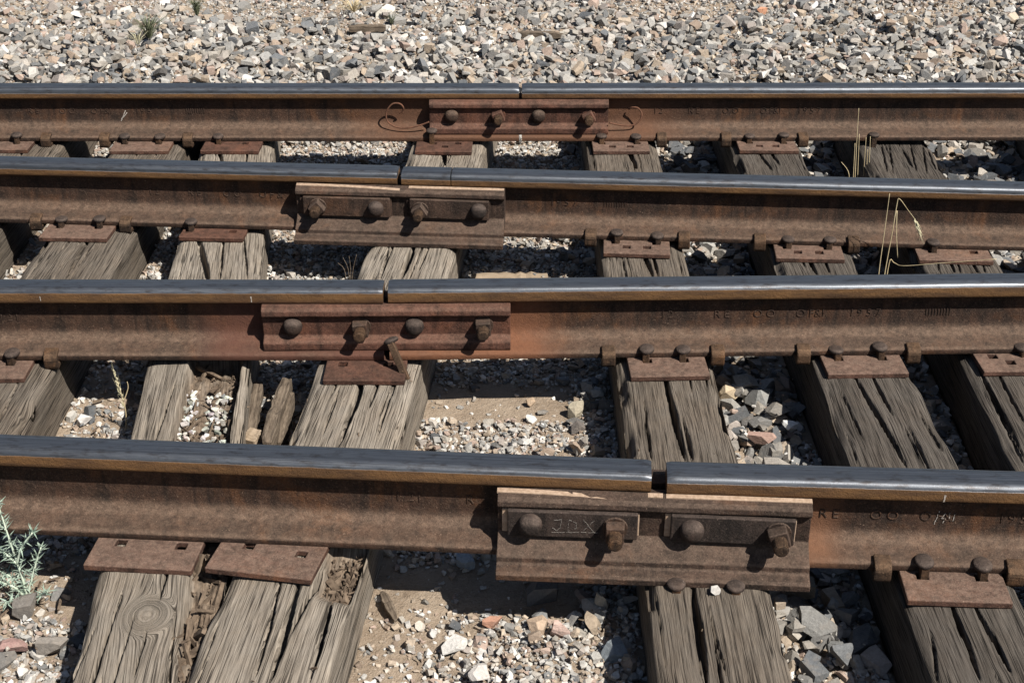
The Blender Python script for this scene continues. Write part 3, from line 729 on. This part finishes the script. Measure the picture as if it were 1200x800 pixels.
marks(3, 1, [('I 9 5 7', 646, 245), (TALLY, 707, 246)])
marks(4, -1, [('R E', 33, 136), ('O O', 70, 136), ('O F&I', 107, 136), ('I 9 5 7', 160, 136), (TALLY, 218, 136)])
marks(4, 1, [('I 2', 766, 136), ('R E', 806, 136), ('O O', 846, 136), ('O F&I', 890, 136), ('I 9 5 7', 935, 136)])
def chalk(name, parent, strokes, y, zoff=0, rad=.0009, mat=None):
    bm = bmesh.new()
    for st in strokes:
        pts = []
        for (xa_, za_), (xb_, zb_) in zip(st[:-1], st[1:]):
            nn_ = max(1, int(math.hypot(xb_-xa_, zb_-za_)/.003))
            pts += [Vector((xa_+(xb_-xa_)*q/nn_+random.uniform(-.0006, .0006), y, za_+(zb_-za_)*q/nn_+random.uniform(-.0006, .0006))) for q in range(nn_)]
        pts.append(Vector((st[-1][0], y, st[-1][1])))
        for i in range(len(pts)-1):
            if mat and random.random() < .12: continue
            d = pts[i+1]-pts[i]; nrm = Vector((-d.z, 0, d.x)).normalized()*rad*random.uniform(.6, 1.2)
            q = [pts[i]-nrm, pts[i]+nrm, pts[i+1]+nrm, pts[i+1]-nrm]; e = Vector((0, .0008, 0))
            vs = [bm.verts.new(p) for p in q]+[bm.verts.new(p+e) for p in q]
            for f in ((0, 1, 2, 3), (7, 6, 5, 4), (0, 4, 5, 1), (1, 5, 6, 2), (2, 6, 7, 3), (3, 7, 4, 0)): bm.faces.new([vs[j] for j in f])
    return link(name, bm_mesh(name, bm), mat or M_chalk, parent)
lx = lambda k, s, px, py: (on_y(px, py, rail_y(k, on_y(px, py, 0).x)).x-rr[k, s].location.x)
c0 = lx(1, 1, 1097, 610)
chalk('chalk_mark', rr[1, 1], [[(c0, -.075), (c0-.006, -.105)], [(c0+.012, -.080), (c0+.006, -.092), (c0+.014, -.090), (c0+.010, -.102)], [(c0+.02, -.078), (c0+.022, -.094)], [(c0+.030, -.080), (c0+.028, -.096)]], -.0096, rad=.0007)
chalk('paint_dab', rr[1, 1], [[(c0-.001, -.021), (c0-.002, -.036)]], -.0352, rad=.0016)
c0 = lx(4, -1, 147, 141)
chalk('chalk_mark', rr[4, -1], [[(c0-.012, -.122), (c0+.008, -.085)], [(c0-.004, -.11), (c0+.012, -.092)]], -.0125, rad=.0014)
c0 = lx(2, -1, 297, 347); c1 = lx(2, -1, 52, 345)
chalk('paint_dab', rr[2, -1], [[(c0, -.018), (c0+.001, -.033)]], -.0352, rad=.0010)
chalk('paint_dab', rr[2, -1], [[(c1, -.018), (c1+.001, -.030)]], -.0352, rad=.0008)

# ------------------------------------------------------------------ joint bars
ANGLE_BAR = [(-.0100, -.0455), (-.0335, -.0390), (-.056, -.0440), (-.064, -.0490), (-.0665, -.0600), (-.060, -.0660), (-.054, -.0680), (-.054, -.1240), (-.060, -.1310), (-.074, -.1420), (-.092, -.1515),
             (-.0965, -.1550), (-.0985, -.1660), (-.102, -.1690), (-.1180, -.1735), (-.1245, -.1770), (-.1245, -.1905), (-.085, -.1885), (-.085, -.1700), (-.0715, -.1605), (-.060, -.1565), (-.030, -.1460), (-.014, -.132), (-.0100, -.118)]
SHORT_BAR = [(-.0100, -.0455), (-.0335, -.0390), (-.047, -.0440), (-.053, -.0500), (-.0555, -.0620), (-.050, -.0670), (-.0425, -.0690), (-.0415, -.1180), (-.0460, -.1240), (-.0570, -.1290), (-.0600, -.1340), (-.0605, -.1490), (-.0570, -.1555),
             (-.030, -.1460), (-.014, -.132), (-.0100, -.118)]
def prism_x(bm, prof, x0, x1, n=1, jit=0.):
    rings = []
    for i in range(n+1):
        x = x0+(x1-x0)*i/n; rings.append([bm.verts.new((x, y+random.uniform(-jit, jit), z+random.uniform(-jit, jit))) for y, z in prof])
    m = len(prof)
    for i in range(n):
        for k in range(m): bm.faces.new((rings[i][k], rings[i][(k+1) % m], rings[i+1][(k+1) % m], rings[i+1][k]))
    bm.faces.new(rings[0]); bm.faces.new(rings[-1])
def button(bm, x, y, z, r, h):
    n, m = 20, 6
    prev = None
    prof = [(r*1.0, 0.), (r*1.02, .18*h), (r*.98, .42*h), (r*.84, .70*h), (r*.58, .90*h), (r*.28, .985*h)]
    rings = [[bm.verts.new((x+q*math.cos(2*math.pi*k/n), y-d, z+q*math.sin(2*math.pi*k/n))) for k in range(n)] for q, d in prof]
    for i in range(len(rings)-1):
        for k in range(n): bm.faces.new((rings[i][k], rings[i][(k+1) % n], rings[i+1][(k+1) % n], rings[i+1][k]))
    c = bm.verts.new((x, y-h, z))
    for k in range(n): bm.faces.new((rings[-1][k], rings[-1][(k+1) % n], c))
    bm.faces.new(rings[0][::-1])
def cyl_y(bm, x, y0, y1, z, r0, r1=None, n=16, rot=0.):
    r1 = r0 if r1 is None else r1
    a = [bm.verts.new((x+r0*math.cos(2*math.pi*k/n+rot), y0, z+r0*math.sin(2*math.pi*k/n+rot))) for k in range(n)]
    b = [bm.verts.new((x+r1*math.cos(2*math.pi*k/n+rot), y1, z+r1*math.sin(2*math.pi*k/n+rot))) for k in range(n)]
    for k in range(n): bm.faces.new((a[k], a[(k+1) % n], b[(k+1) % n], b[k]))
    bm.faces.new(a[::-1]); bm.faces.new(b)
def joint(k, px0, px1, kind, mat, bolts, plates, label, strip=False, bz=-.094):
    # bolts: (px, 'b' button head / 'n' nut, roll); everything placed along the rail
    yy = RAILS[k]; s0 = sum(yy['gap'])/2
    def X(px, off=-.05, z=-.09):
        y = rail_y(k, s0)+off
        for _ in range(3):
            # solve along the rail line
            d = ray(px, 400); # direction fraction in x only depends on depth
            # depth at (y, z)
            D = (y-CAMY)*math.cos(PITCH)-(z-CAMH)*math.sin(PITCH); x = (px-600)/FPX*D; y = rail_y(k, x)+off
        return x
    xa, xb = X(px0), X(px1); xm = (xa+xb)/2; ang = math.atan((yy['L'][1]+yy['Rr'][1])/2) if k != 3 else math.atan(yy['Rr'][1])
    ym = (rail_y(k, xa)+rail_y(k, xb))/2
    root = empty('joint_bar', (xm, ym, -.173), ang)
    tag(root, label, 'joint bar', 'bolted joint bars across the rail gaps')
    prof = ANGLE_BAR if kind == 'angle' else SHORT_BAR
    bm = bmesh.new(); prism_x(bm, [(y-.0008, z+.173) for y, z in prof], xa-xm, xb-xm, 14, .0005)
    o = link('bar', bm_mesh('bar', bm), mat, root); bevel(o, .0022, 2, 24)
    bm = bmesh.new(); prism_x(bm, [(-y+.0008, z+.173) for y, z in prof], xa-xm, xb-xm, 2, .0003)
    o = link('rear_bar', bm_mesh('rear_bar', bm), mat, root); bevel(o, .0022, 2, 24)
    face = -.054 if kind == 'angle' else -.0418
    if plates:
        for (p0, p1, roll) in plates:
            u0, u1 = X(p0, face-.016)-xm, X(p1, face-.016)-xm
            bm = bmesh.new(); Mx = Matrix.Rotation(roll, 4, 'Y')
            cz = bz+.173; c = (u0+u1)/2
            add_box(bm, (0, 0, 0), (u1-u0, .018, .058), Mx)
            pl = link('strap_plate', bm_mesh('strap_plate', bm), M_dark if kind == 'angle' and k == 1 else mat, root, loc=(c, face-.0095, cz)); bevel(pl, .0025, 2)
            bm = bmesh.new(); add_box(bm, (0, 0, 0), (u1-u0+.014, .006, .052), Mx)
            sh = link('shim_plate', bm_mesh('shim_plate', bm), M_fibre if k == 1 else M_bar, root, loc=(c-.004, face-.0035, cz-.001)); bevel(sh, .001, 1)
        face -= .0185
    for (px, ty, roll) in bolts:
        u = X(px, face-.012)-xm; z = bz+.173+random.uniform(-.002, .002)
        bm = bmesh.new()
        if ty == 'b':
            button(bm, 0, 0, 0, .0228, .024); o = link('bolt_head', bm_mesh('bolt_head', bm), M_dark if k != 4 else M_bar, root, smooth=True, loc=(u, face, z))
            o.data.set_sharp_from_angle(angle=R(60))
        else:
            cyl_y(bm, 0, 0, -.005, 0, .0245, n=20); w_ = link('washer', bm_mesh('washer', bm), M_bar if k != 4 else mat, root, loc=(u, face, z)); bevel(w_, .001, 1)
            bm = bmesh.new(); cyl_y(bm, 0, -.005, -.031, 0, .0255, .0245, 4, math.pi/4+roll)
            nu = link('nut', bm_mesh('nut', bm), M_bar if k != 4 else mat, root, loc=(u, face, z)); bevel(nu, .0022, 2)
            bm = bmesh.new(); cyl_y(bm, 0, -.031, -.060, 0, .0128, n=16)
            for j in range(9): cyl_y(bm, 0, -.0320-j*.0029, -.0335-j*.0029, 0, .0142, .0142, 16)
            cyl_y(bm, 0, -.0600, -.0612, 0, .0125, .0095, 16)
            be = link('bolt_end', bm_mesh('bolt_end', bm), M_anchor, nu); 
    if strip:
        for (p0, p1, dz) in strip:
            u0, u1 = X(p0, -.05, -.044)-xm, X(p1, -.05, -.044)-xm; bm = bmesh.new(); n = 16; rings = []
            for i in range(n+1):
                f = i/n; zz = .173-.0405+dz*f**2; yo = -.0415-(.012*f*f if dz < -.002 else 0)
                rings.append([bm.verts.new((u0+(u1-u0)*f, yo+a, zz+c)) for a, c in ((-.0055, -.0028), (.0055, -.0008), (.0055, .0026), (-.0055, .0008+random.uniform(-.0006, .0006)))])
            for i in range(n):
                for q in range(4): bm.faces.new((rings[i][q], rings[i][(q+1) % 4], rings[i+1][(q+1) % 4], rings[i+1][q]))
            bm.faces.new(rings[0]); bm.faces.new(rings[-1]); link('fibre_strip', bm_mesh('fibre_strip', bm), M_fibre, root)
    return root, X, xm
j1, X1, xm1 = joint(1, 585, 952, 'angle', M_bar, [(624, 'b', 0), (724, 'n', .0), (815, 'b', 0), (917, 'n', .35)], [(597, 750, 0), (789, 935, .012)],
      'widest brown joint bar with two strap plates, on the front rail', [(584, 761, -.008), (761, 779, 0), (783, 955, -.001)])
j2, X2, _ = joint(2, 307, 598, 'short', M_bar_red, [(342, 'b', 0), (422, 'n', .1), (485, 'b', 0), (566, 'n', .05)], None,
      'reddish joint bar without strap plates, on the second rail', bz=-.094)
j3, X3, _ = joint(3, 349, 593, 'angle', M_bar, [(374, 'n', .7), (442, 'b', 0), (494, 'n', .6), (563, 'b', 0)], [(357, 459, 0), (482, 575, .01)],
      'brown joint bar with two strap plates, on the third rail', [(348, 470, -.004), (480, 592, -.001)])
j4, X4, _ = joint(4, 503, 713, 'short', M_bar_red, [(529, 'b', 0), (584, 'n', .4), (631, 'b', 0), (690, 'n', .5)], None,
      'small red brown joint bar on the back rail between two wires')
# scratched letters on the front strap plate
st = []; x = X1(652, -.075)-xm1; hh = .026; z0 = .173-.107
st += [[(x, z0+hh*.9), (x+.014, z0+hh), (x+.012, z0+hh*.3), (x+.004, z0), (x-.004, z0+hh*.25)]]
x += .026; st += [[(x, z0), (x+.002, z0+hh), (x+.016, z0+hh*.75), (x+.016, z0+hh*.25), (x, z0)]]
x += .030; st += [[(x, z0+hh), (x+.02, z0)], [(x+.02, z0+hh), (x, z0+.1*hh)], [(x-.06, z0-.004), (x+.028, z0-.001)]]
chalk('scratched_letters', j1, st, -.0733, rad=.00045, mat=simple('scratch_grey', (.06, .052, .047), (.24, .215, .19), 260))

# ------------------------------------------------------------------ tie plates, spikes, rail anchors
def Xr(k, px, off, z):
    y = rail_y(k, 0)+off; x = 0
    for _ in range(4):
        D = (y-CAMY)*math.cos(PITCH)-(z-CAMH)*math.sin(PITCH); x = (px-600)/FPX*D; y = rail_y(k, x)+off
    return x
def plate_mesh(wd, l0, l1, th, holes):
    xs = sorted({-wd/2, wd/2, *[h[0]-.011 for h in holes], *[h[0]+.011 for h in holes]})
    ys = sorted({l0, l1, *[h[1]-.011 for h in holes], *[h[1]+.011 for h in holes]})
    bm = bmesh.new(); vt = {}
    def v(i, j, t):
        if (i, j, t) not in vt: vt[i, j, t] = bm.verts.new((xs[i], ys[j], 0 if t else -th))
        return vt[i, j, t]
    solid = {}
    for i in range(len(xs)-1):
        for j in range(len(ys)-1):
            cx, cy = (xs[i]+xs[i+1])/2, (ys[j]+ys[j+1])/2
            solid[i, j] = not any(abs(cx-h[0]) < .0108 and abs(cy-h[1]) < .0108 for h in holes)
    for (i, j), s in solid.items():
        if not s: continue
        bm.faces.new([v(i, j, 1), v(i+1, j, 1), v(i+1, j+1, 1), v(i, j+1, 1)])
        bm.faces.new([v(i, j+1, 0), v(i+1, j+1, 0), v(i+1, j, 0), v(i, j, 0)])
        for di, dj, e in ((-1, 0, ((i, j), (i, j+1))), (1, 0, ((i+1, j+1), (i+1, j))), (0, -1, ((i+1, j), (i, j))), (0, 1, ((i, j+1), (i+1, j+1)))):
            if not solid.get((i+di, j+dj), False):
                (a, b), (c, d) = e; bm.faces.new([v(a, b, 1), v(a, b, 0), v(c, d, 0), v(c, d, 1)])
    return bm
def plate(k, t, px0, px1, holes, front=.085, yaw=0., pitch=0., mat=None, lab='rusty'):
    x0, x1 = Xr(k, px0, -.11, -.175), Xr(k, px1, -.11, -.175); wd = x1-x0; xm = (x0+x1)/2
    bm = plate_mesh(wd, -.070-front,   .16, .0135, [(Xr(k, hx, -.08-hy, -.174)-xm, -.0815-hy) for hx, hy in holes])
    o = link('tie_plate', bm_mesh('tie_plate', bm), mat or M_plate, loc=(xm, rail_y(k, xm), -.1737), rot=(pitch+random.uniform(-.004, .012), random.uniform(-.006, .006), rail_ang(k, xm)+yaw+random.uniform(-.02, .02))); bevel(o, .0022, 2)
    return tag(o, f'{lab} tie plate where the {RAILS[k]["name"]} crosses the {TIES[t]["nm"]}', 'tie plate', 'steel tie plates under the rails')
plate(1, 2, 112, 238, [(146, 0.), (217, 0.)], .088, lab='speckled brown')
plate(1, 3, 262, 389, [(300, 0.), (364, .008)], .098, yaw=-.10, pitch=-.03, lab='loose brown')
plate(1, 5, 1062, 1184, [(1083, .0), (1152, .0)], .088, lab='flat brown')
plate(2, 1, -40, 33, [(12, 0.)], .085, lab='brown')
plate(2, 3, 381, 476, [(402, 0.), (455, 0.)], .092, mat=M_bar_red, lab='red brown')
plate(2, 4, 735, 827, [(757, 0.), (800, 0.)], .090)
plate(2, 5, 964, 1058, [(981, 0.), (1032, 0.)], .088)
plate(2, 6, 1145, 1240, [(1162, 0.), (1183, .03)], .088, lab='unspiked')
plate(3, 1, 54, 133, [(72, 0.), (117, 0.)], .09, lab='dark brown')
plate(3, 2, 214, 289, [(224, 0.), (275, 0.)], .06, mat=M_bar_red, lab='short red')
plate(3, 4, 710, 788, [(723, 0.), (771, 0.), (737, .03), (761, .03)], .088)
plate(3, 5, 911, 991, [(924, 0.), (972, 0.), (938, .03), (963, .03)], .085)
plate(3, 6, 1078, 1165, [(1094, 0.), (1143, 0.)], .07)
plate(4, 0, -30, 36, [(20, 0.)], .075, lab='rusty')
plate(4, 1, 131, 200, [(146, 0.), (186, 0.)], .082)
plate(4, 2, 238, 306, [(256, 0.), (288, 0.)], .082, mat=M_bar_red, lab='chalked red')
plate(4, 3, 488, 554, [(508, 0.), (537, 0.), (522, .03)], .090, mat=M_bar_red, lab='red brown')
plate(4, 4, 694, 760, [(705, 0.), (746, 0.), (717, .03), (738, .03)], .085)
plate(4, 5, 865, 934, [(878, 0.), (918, 0.), (890, .03), (909, .03)], .085)

def spike_mesh():
    bm = bmesh.new()
    # head: a low dome, longer towards the rail
    n = 18; prof = [(.92, -.006), (1.05, -.003), (1.05, .001), (.92, .0042), (.6, .0066), (.25, .0076)]
    rings = [[bm.verts.new((q*.0175*math.cos(2*math.pi*j/n), .011+q*.0205*math.sin(2*math.pi*j/n), z)) for j in range(n)] for q, z in prof]
    for i in range(len(rings)-1):
        for j in range(n): bm.faces.new((rings[i][j], rings[i][(j+1) % n], rings[i+1][(j+1) % n], rings[i+1][j]))
    bm.faces.new(rings[0][::-1]); bm.faces.new(rings[-1])
    hd = bm; me1 = bm_mesh('spike_head', bm)
    bm = bmesh.new(); add_box(bm, (0, 0, -.052), (.0165, .0165, .100)); me2 = bm_mesh('spike_shank', bm)
    return me1, me2
SPH, SPS = spike_mesh(); SPH.materials.append(M_dark); SPS.materials.append(M_anchor)
SPH.polygons.foreach_set('use_smooth', np.ones(len(SPH.polygons), bool)); SPH.set_sharp_from_angle(angle=R(70))
def spike(k, px, label, lift=0., lean=0., off=0., rz=0., z=None, roll=0.):
    x = Xr(k, px, -.072-off, -.152)
    root = empty('track_spike', (x, rail_y(k, x)-.0800-off, (-.1555 if z is None else z)+lift), rail_ang(k, x)+rz)
    root.rotation_euler = (lean, roll, rail_ang(k, x)+rz)
    for nm, me in (('spike_head', SPH), ('spike_shank', SPS)):
        o = bpy.data.objects.new(nm, me); COL.objects.link(o); o.parent = root
        if nm == 'spike_shank': bevel(o, .0015, 1)
    return tag(root, label, 'spike', 'track spikes holding the rails')
def sp2(k, t, pxs, **kw):
    nm = ('left', 'right') if len(pxs) == 2 else ('single',)
    for w_, px in zip(nm, pxs):
        spike(k, px, f'{w_} spike on the {RAILS[k]["name"]} at the {TIES[t]["nm"]}', lift=random.uniform(-.001, .006), rz=random.uniform(-.25, .25), lean=random.uniform(-.08, .05), **kw)
sp2(1, 5, (1083, 1152))
for w_, px in (('left', 793), ('right', 863)):
    spike(1, px, f'{w_} rusty spike head on the bottom lip of the front joint bar', off=.053, z=-.1840, lift=.004)
sp2(2, 1, (13,)); sp2(2, 4, (757, 800)); sp2(2, 5, (981, 1032)); sp2(2, 6, (1199,))
sp2(3, 1, (72, 117)); sp2(3, 2, (224,)); sp2(3, 4, (723, 771)); sp2(3, 5, (924, 972)); sp2(3, 6, (1094,))
sp2(4, 0, (20,)); sp2(4, 1, (146, 186)); sp2(4, 2, (256,)); sp2(4, 4, (705, 746)); sp2(4, 5, (878, 918)); sp2(4, 6, (1024,))
spike(4, 506, 'tall raised spike at the left end of the back joint bar', lift=.020)
# loose spike leaning on the second joint bar
spike(2, 458, 'loose spike leaning against the red joint bar of the second rail', lift=.048, lean=-.35, roll=-.42, off=.015)

AN = [(-.0545, -.1540), (-.0545, -.1450), (-.0660, -.1465), (-.0790, -.1510), (-.0860, -.1570), (-.0885, -.1650), (-.0880, -.1830), (-.0830, -.1915), (-.070, -.1905), (.050, -.1890), (.050, -.1760), (-.0735, -.1760), (-.0738, -.1640), (-.0715, -.1590)]
bm = bmesh.new(); prism_x(bm, AN, -.0165, .0165, 1); ANM = bm_mesh('rail_anchor', bm); ANM.materials.append(M_anchor)
def anchor(k, px, where):
    x = Xr(k, px, -.085, -.165)
    o = bpy.data.objects.new('rail_anchor', ANM); COL.objects.link(o); bevel(o, .003, 2)
    o.location = (x, rail_y(k, x), random.uniform(-.001, .001)); o.rotation_euler = (0, 0, rail_ang(k, x)+random.uniform(-.06, .06))
    tag(o, f'rusty rail anchor gripping the {RAILS[k]["name"]} {where}', 'rail anchor', 'rail anchors clipped on the rail bases')
anchor(1, 1038, 'just left of the double-cracked dark tie'); anchor(1, 1196, 'just right of the double-cracked dark tie')
anchor(2, 57, 'at the broad smooth tie'); anchor(2, 713, 'just left of the cracked tie'); anchor(2, 842, 'just right of the cracked tie')
anchor(2, 943, 'just left of the double-cracked tie'); anchor(2, 1072, 'just right of the double-cracked tie')
anchor(3, 42, 'just left of the broad smooth tie'); anchor(3, 149, 'just right of the broad smooth tie'); anchor(3, 696, 'just left of the cracked tie')
anchor(3, 805, 'just right of the cracked tie'); anchor(3, 894, 'just left of the double-cracked tie'); anchor(3, 1002, 'just right of the double-cracked tie')
anchor(4, 54, 'right of the cut off leftmost tie'); anchor(4, 123, 'just left of the broad smooth tie'); anchor(4, 220, 'between the broad smooth tie and hollow tie')
anchor(4, 777, 'just right of the cracked tie'); anchor(4, 852, 'just left of the double-cracked tie'); anchor(4, 941, 'just right of the double-cracked tie')

# ------------------------------------------------------------------ wires
def wire(pxs, k, label, offs):
    bm = bmesh.new(); pts = []
    for (px, py), of in zip(pxs, offs):
        pts.append(on_y(px, py, rail_y(k, (px-600)/350)-of))
    tube(bm, smooth_path(pts, 6), .0028, 8)
    tag(link('bond_wire', bm_mesh('bond_wire', bm), M_wire, smooth=True), label, 'wire')
wire([(468, 133), (473, 128), (469, 122), (460, 122), (453, 131), (454, 142), (464, 149), (478, 150), (492, 147), (503, 143)], 4, 'long curled rusty wire left of the back joint bar', [.03, .036, .04, .042, .04, .042, .048, .054, .056, .056])
wire([(737, 128), (741, 126), (748, 127), (752, 134), (749, 142), (741, 147), (728, 147), (714, 144)], 4, 'short hooked rusty wire right of the back joint bar', [.02, .03, .036, .04, .042, .046, .05, .056])

# ------------------------------------------------------------------ plants
def stalks(name, paths, mat, label, cat, part='stem', ears=()):
    base = paths[0][0]; root = empty(name, base); tag(root, label, cat)
    for p in paths:
        bm = bmesh.new(); q = smooth_path([v-base for v in p], 5); n = len(q)
        tube(bm, q, [.0016*(1-.55*i/n) for i in range(n)], 5); link(part, bm_mesh(part, bm), mat, root, smooth=True)
    for (a, b, wd) in ears:
        bm = bmesh.new(); d = b-a; rr_ = random.Random(3)
        for i in range(34):
            f = i/33; c = a+d*f-base; rad = wd*(.5+.5*math.sin(math.pi*min(1, f+.15)))
            th = rr_.uniform(0, 6.28); o = Vector((math.cos(th), math.sin(th), 0))*rad
            tip = c+o+d.normalized()*.010
            tube(bm, [c, (c+tip)/2+o*.25, tip], [.0006, .0017, .0003], 4)
            if i % 3 == 0: tube(bm, [tip, tip+o*.8+d.normalized()*.022], [.0004, .0001], 3)
        link('seed_head', bm_mesh('seed_head', bm), M_seed, root)
    return root
Yg = 1.27
P = lambda px, py, y=Yg: on_y(px, py, y)
gz = lambda px, y: Vector(((px-600)/FPX*((y-CAMY)*math.cos(PITCH)+(CAMH+.33)*math.sin(PITCH)), y, -.335))
stalks('dry_grass', [[gz(1027, Yg), P(1030, 319), P(1036, 275), P(1042.5, 227)],
                     [gz(1031, Yg), P(1037, 319), P(1046, 270), P(1051, 240), P(1054, 233), P(1064, 246), P(1073, 258)],
                     [P(1051, 247), P(1050.5, 275), P(1052, 302)],
                     [gz(1034, Yg), P(1042, 308), P(1048, 308), P(1059, 311.5, 1.24), P(1100, 308.5, 1.19), P(1168, 303.5, 1.12)]],
       M_straw, 'dry yellow grass stalks with a bent seed head before the third rail', 'grass', ears=[(P(1072, 256), P(1078, 274), .006)])
Yh = 2.06
stalks('dry_grass', [[gz(1000, Yh), P(1002, 206, Yh), P(1004, 165, Yh), P(1006.5, 127, Yh)], [gz(999, Yh), P(1000, 206, Yh), P(1002, 168, Yh)], [gz(1004, Yh), P(1005, 206, Yh), P(1007, 157, Yh)],
                     [gz(1012, Yh), P(1012, 206, Yh), P(1015, 161, Yh)], [gz(1014, Yh), P(1015, 206, Yh), P(1017, 175, Yh)], [gz(992, Yh), P(995, 205, Yh), P(986, 190, Yh)], [gz(1017, Yh), P(1018, 206, Yh), P(1020, 160, Yh)]],
       M_straw, 'tuft of dry grass stalks against the fine cracked tie below the back rail', 'grass')
stalks('dry_twig', [[gz(408, 1.2), P(409, 322, 1.2), P(402, 302, 1.2)], [gz(409, 1.2), P(411, 322, 1.2), P(409, 300, 1.2)], [gz(410, 1.2), P(413, 322, 1.2), P(418, 298, 1.2)], [gz(404, 1.2), P(405, 322, 1.2), P(396, 308, 1.2)]],
       M_splinter, 'small dry brown twigs in shade left of the slanting tie', 'twig')
# thistle
def thistle():
    base = at(33, 707, -.335); y = base.y
    root = empty('thistle_plant', base); tag(root, 'pale blue green thistle growing at the left edge before the front rail', 'thistle')
    paths = [([(33, 707), (27, 680), (17, 650), (7, 620), (-3, 588)], 0), ([(20, 660), (26, 640), (38, 624)], -.01), ([(32, 698), (38, 675), (42, 660), (48, 641)], .01), ([(33, 705), (20, 690), (8, 684), (-8, 678)], -.03),
             ([(20, 660), (8, 650), (-6, 640)], .0), ([(31, 690), (14, 676), (-4, 668)], .03), ([(33, 706), (45, 699), (56, 693)], -.03), ([(33, 706), (22, 703), (6, 706)], -.05), ([(7, 620), (-2, 612), (-8, 606)], .02)]
    rd = random.Random(4)
    bm = bmesh.new(); lf = bmesh.new()
    for pts, dy in paths:
        q = smooth_path([on_y(px, py, y+dy*(i/(len(pts)-1)))-base for i, (px, py) in enumerate(pts)], 6)
        n = len(q); tube(bm, q, [.0032*(1-.6*i/n) for i in range(n)], 6)
        for i in range(2, n):
            d = (q[i]-q[i-1]).normalized()
            for j in range(5):
                o = Vector((rd.uniform(-1, 1), rd.uniform(-1, 1), rd.uniform(-.3, .8))).normalized(); o = (o+d*.35).normalized()
                L = rd.uniform(.010, .028); s_ = o.cross(Vector((0, 0, 1))).normalized()*L*.055; c = q[i]+d*rd.uniform(-.004, .004)
                a, b_, t_ = c+o*L*.35+s_, c+o*L*.35-s_, c+o*L; up = Vector((0, 0, .0012))
                vs = [lf.verts.new(v) for v in (c, a, t_, b_, c+up, a+up, t_, b_+up)]
                lf.faces.new((vs[0], vs[1], vs[2], vs[3])); lf.faces.new((vs[4], vs[7], vs[6], vs[5]))
    link('stem', bm_mesh('stem', bm), M_thistle_stem, root, smooth=True); link('spiny_leaves', bm_mesh('spiny_leaves', lf), M_thistle, root)
thistle()
def weed(px, py, z, h, n, mat, label, name='small_weed', spread=.5):
    base = at(px, py, z); rd = random.Random(int(px)); bm = bmesh.new()
    for i in range(n):
        a = rd.uniform(0, 6.28); o = Vector((math.cos(a), math.sin(a), 0)); hh = h*rd.uniform(.5, 1); sp = spread*h*rd.uniform(.1, 1)
        m = o*sp*.4+Vector((0, 0, hh*.6)); tip = o*sp+Vector((0, 0, hh)); s_ = Vector((-o.y, o.x, 0))*h*.018
        v = [bm.verts.new(p) for p in (o*.004-s_*.6, o*.004+s_*.6, m+s_, m-s_, tip)]
        bm.faces.new((v[0], v[1], v[2], v[3])); bm.faces.new((v[3], v[2], v[4]))
    o = link(name, bm_mesh(name, bm), mat, loc=base); md = o.modifiers.new('solid', 'SOLIDIFY'); md.thickness = .0007
    return tag(o, label, 'weed')
weed(175, 45, -.27, .11, 80, M_weed, 'green weed growing in the ballast at upper left', spread=.9)
weed(231, 18, -.27, .09, 70, M_weed, 'smaller dark green weed at the top edge of the ballast', spread=.6)
weed(162, 52, -.26, .06, 26, M_seed, 'straw coloured weed beside the green weed', spread=1.)
weed(415, 14, -.27, .07, 70, M_straw, 'tuft of dry straw at the top of the ballast', 'dry_tuft', 1.8)
weed(459, 28, -.27, .06, 26, M_weed, 'tiny pale weed below the large cream rock', spread=.8)
# dry flowering weed between the second and front rails
b0 = at(148, 503, -.335)
t = stalks('dry_weed', [[b0, on_y(147, 480, b0.y), on_y(140, 455, b0.y), on_y(133, 434, b0.y)], [on_y(145, 470, b0.y), on_y(150, 455, b0.y), on_y(149, 447, b0.y)]], M_straw,
       'pale dried weed standing in dirt between broad and hollow ties', 'weed', ears=[(on_y(146, 478, b0.y), on_y(134, 436, b0.y), .005)])
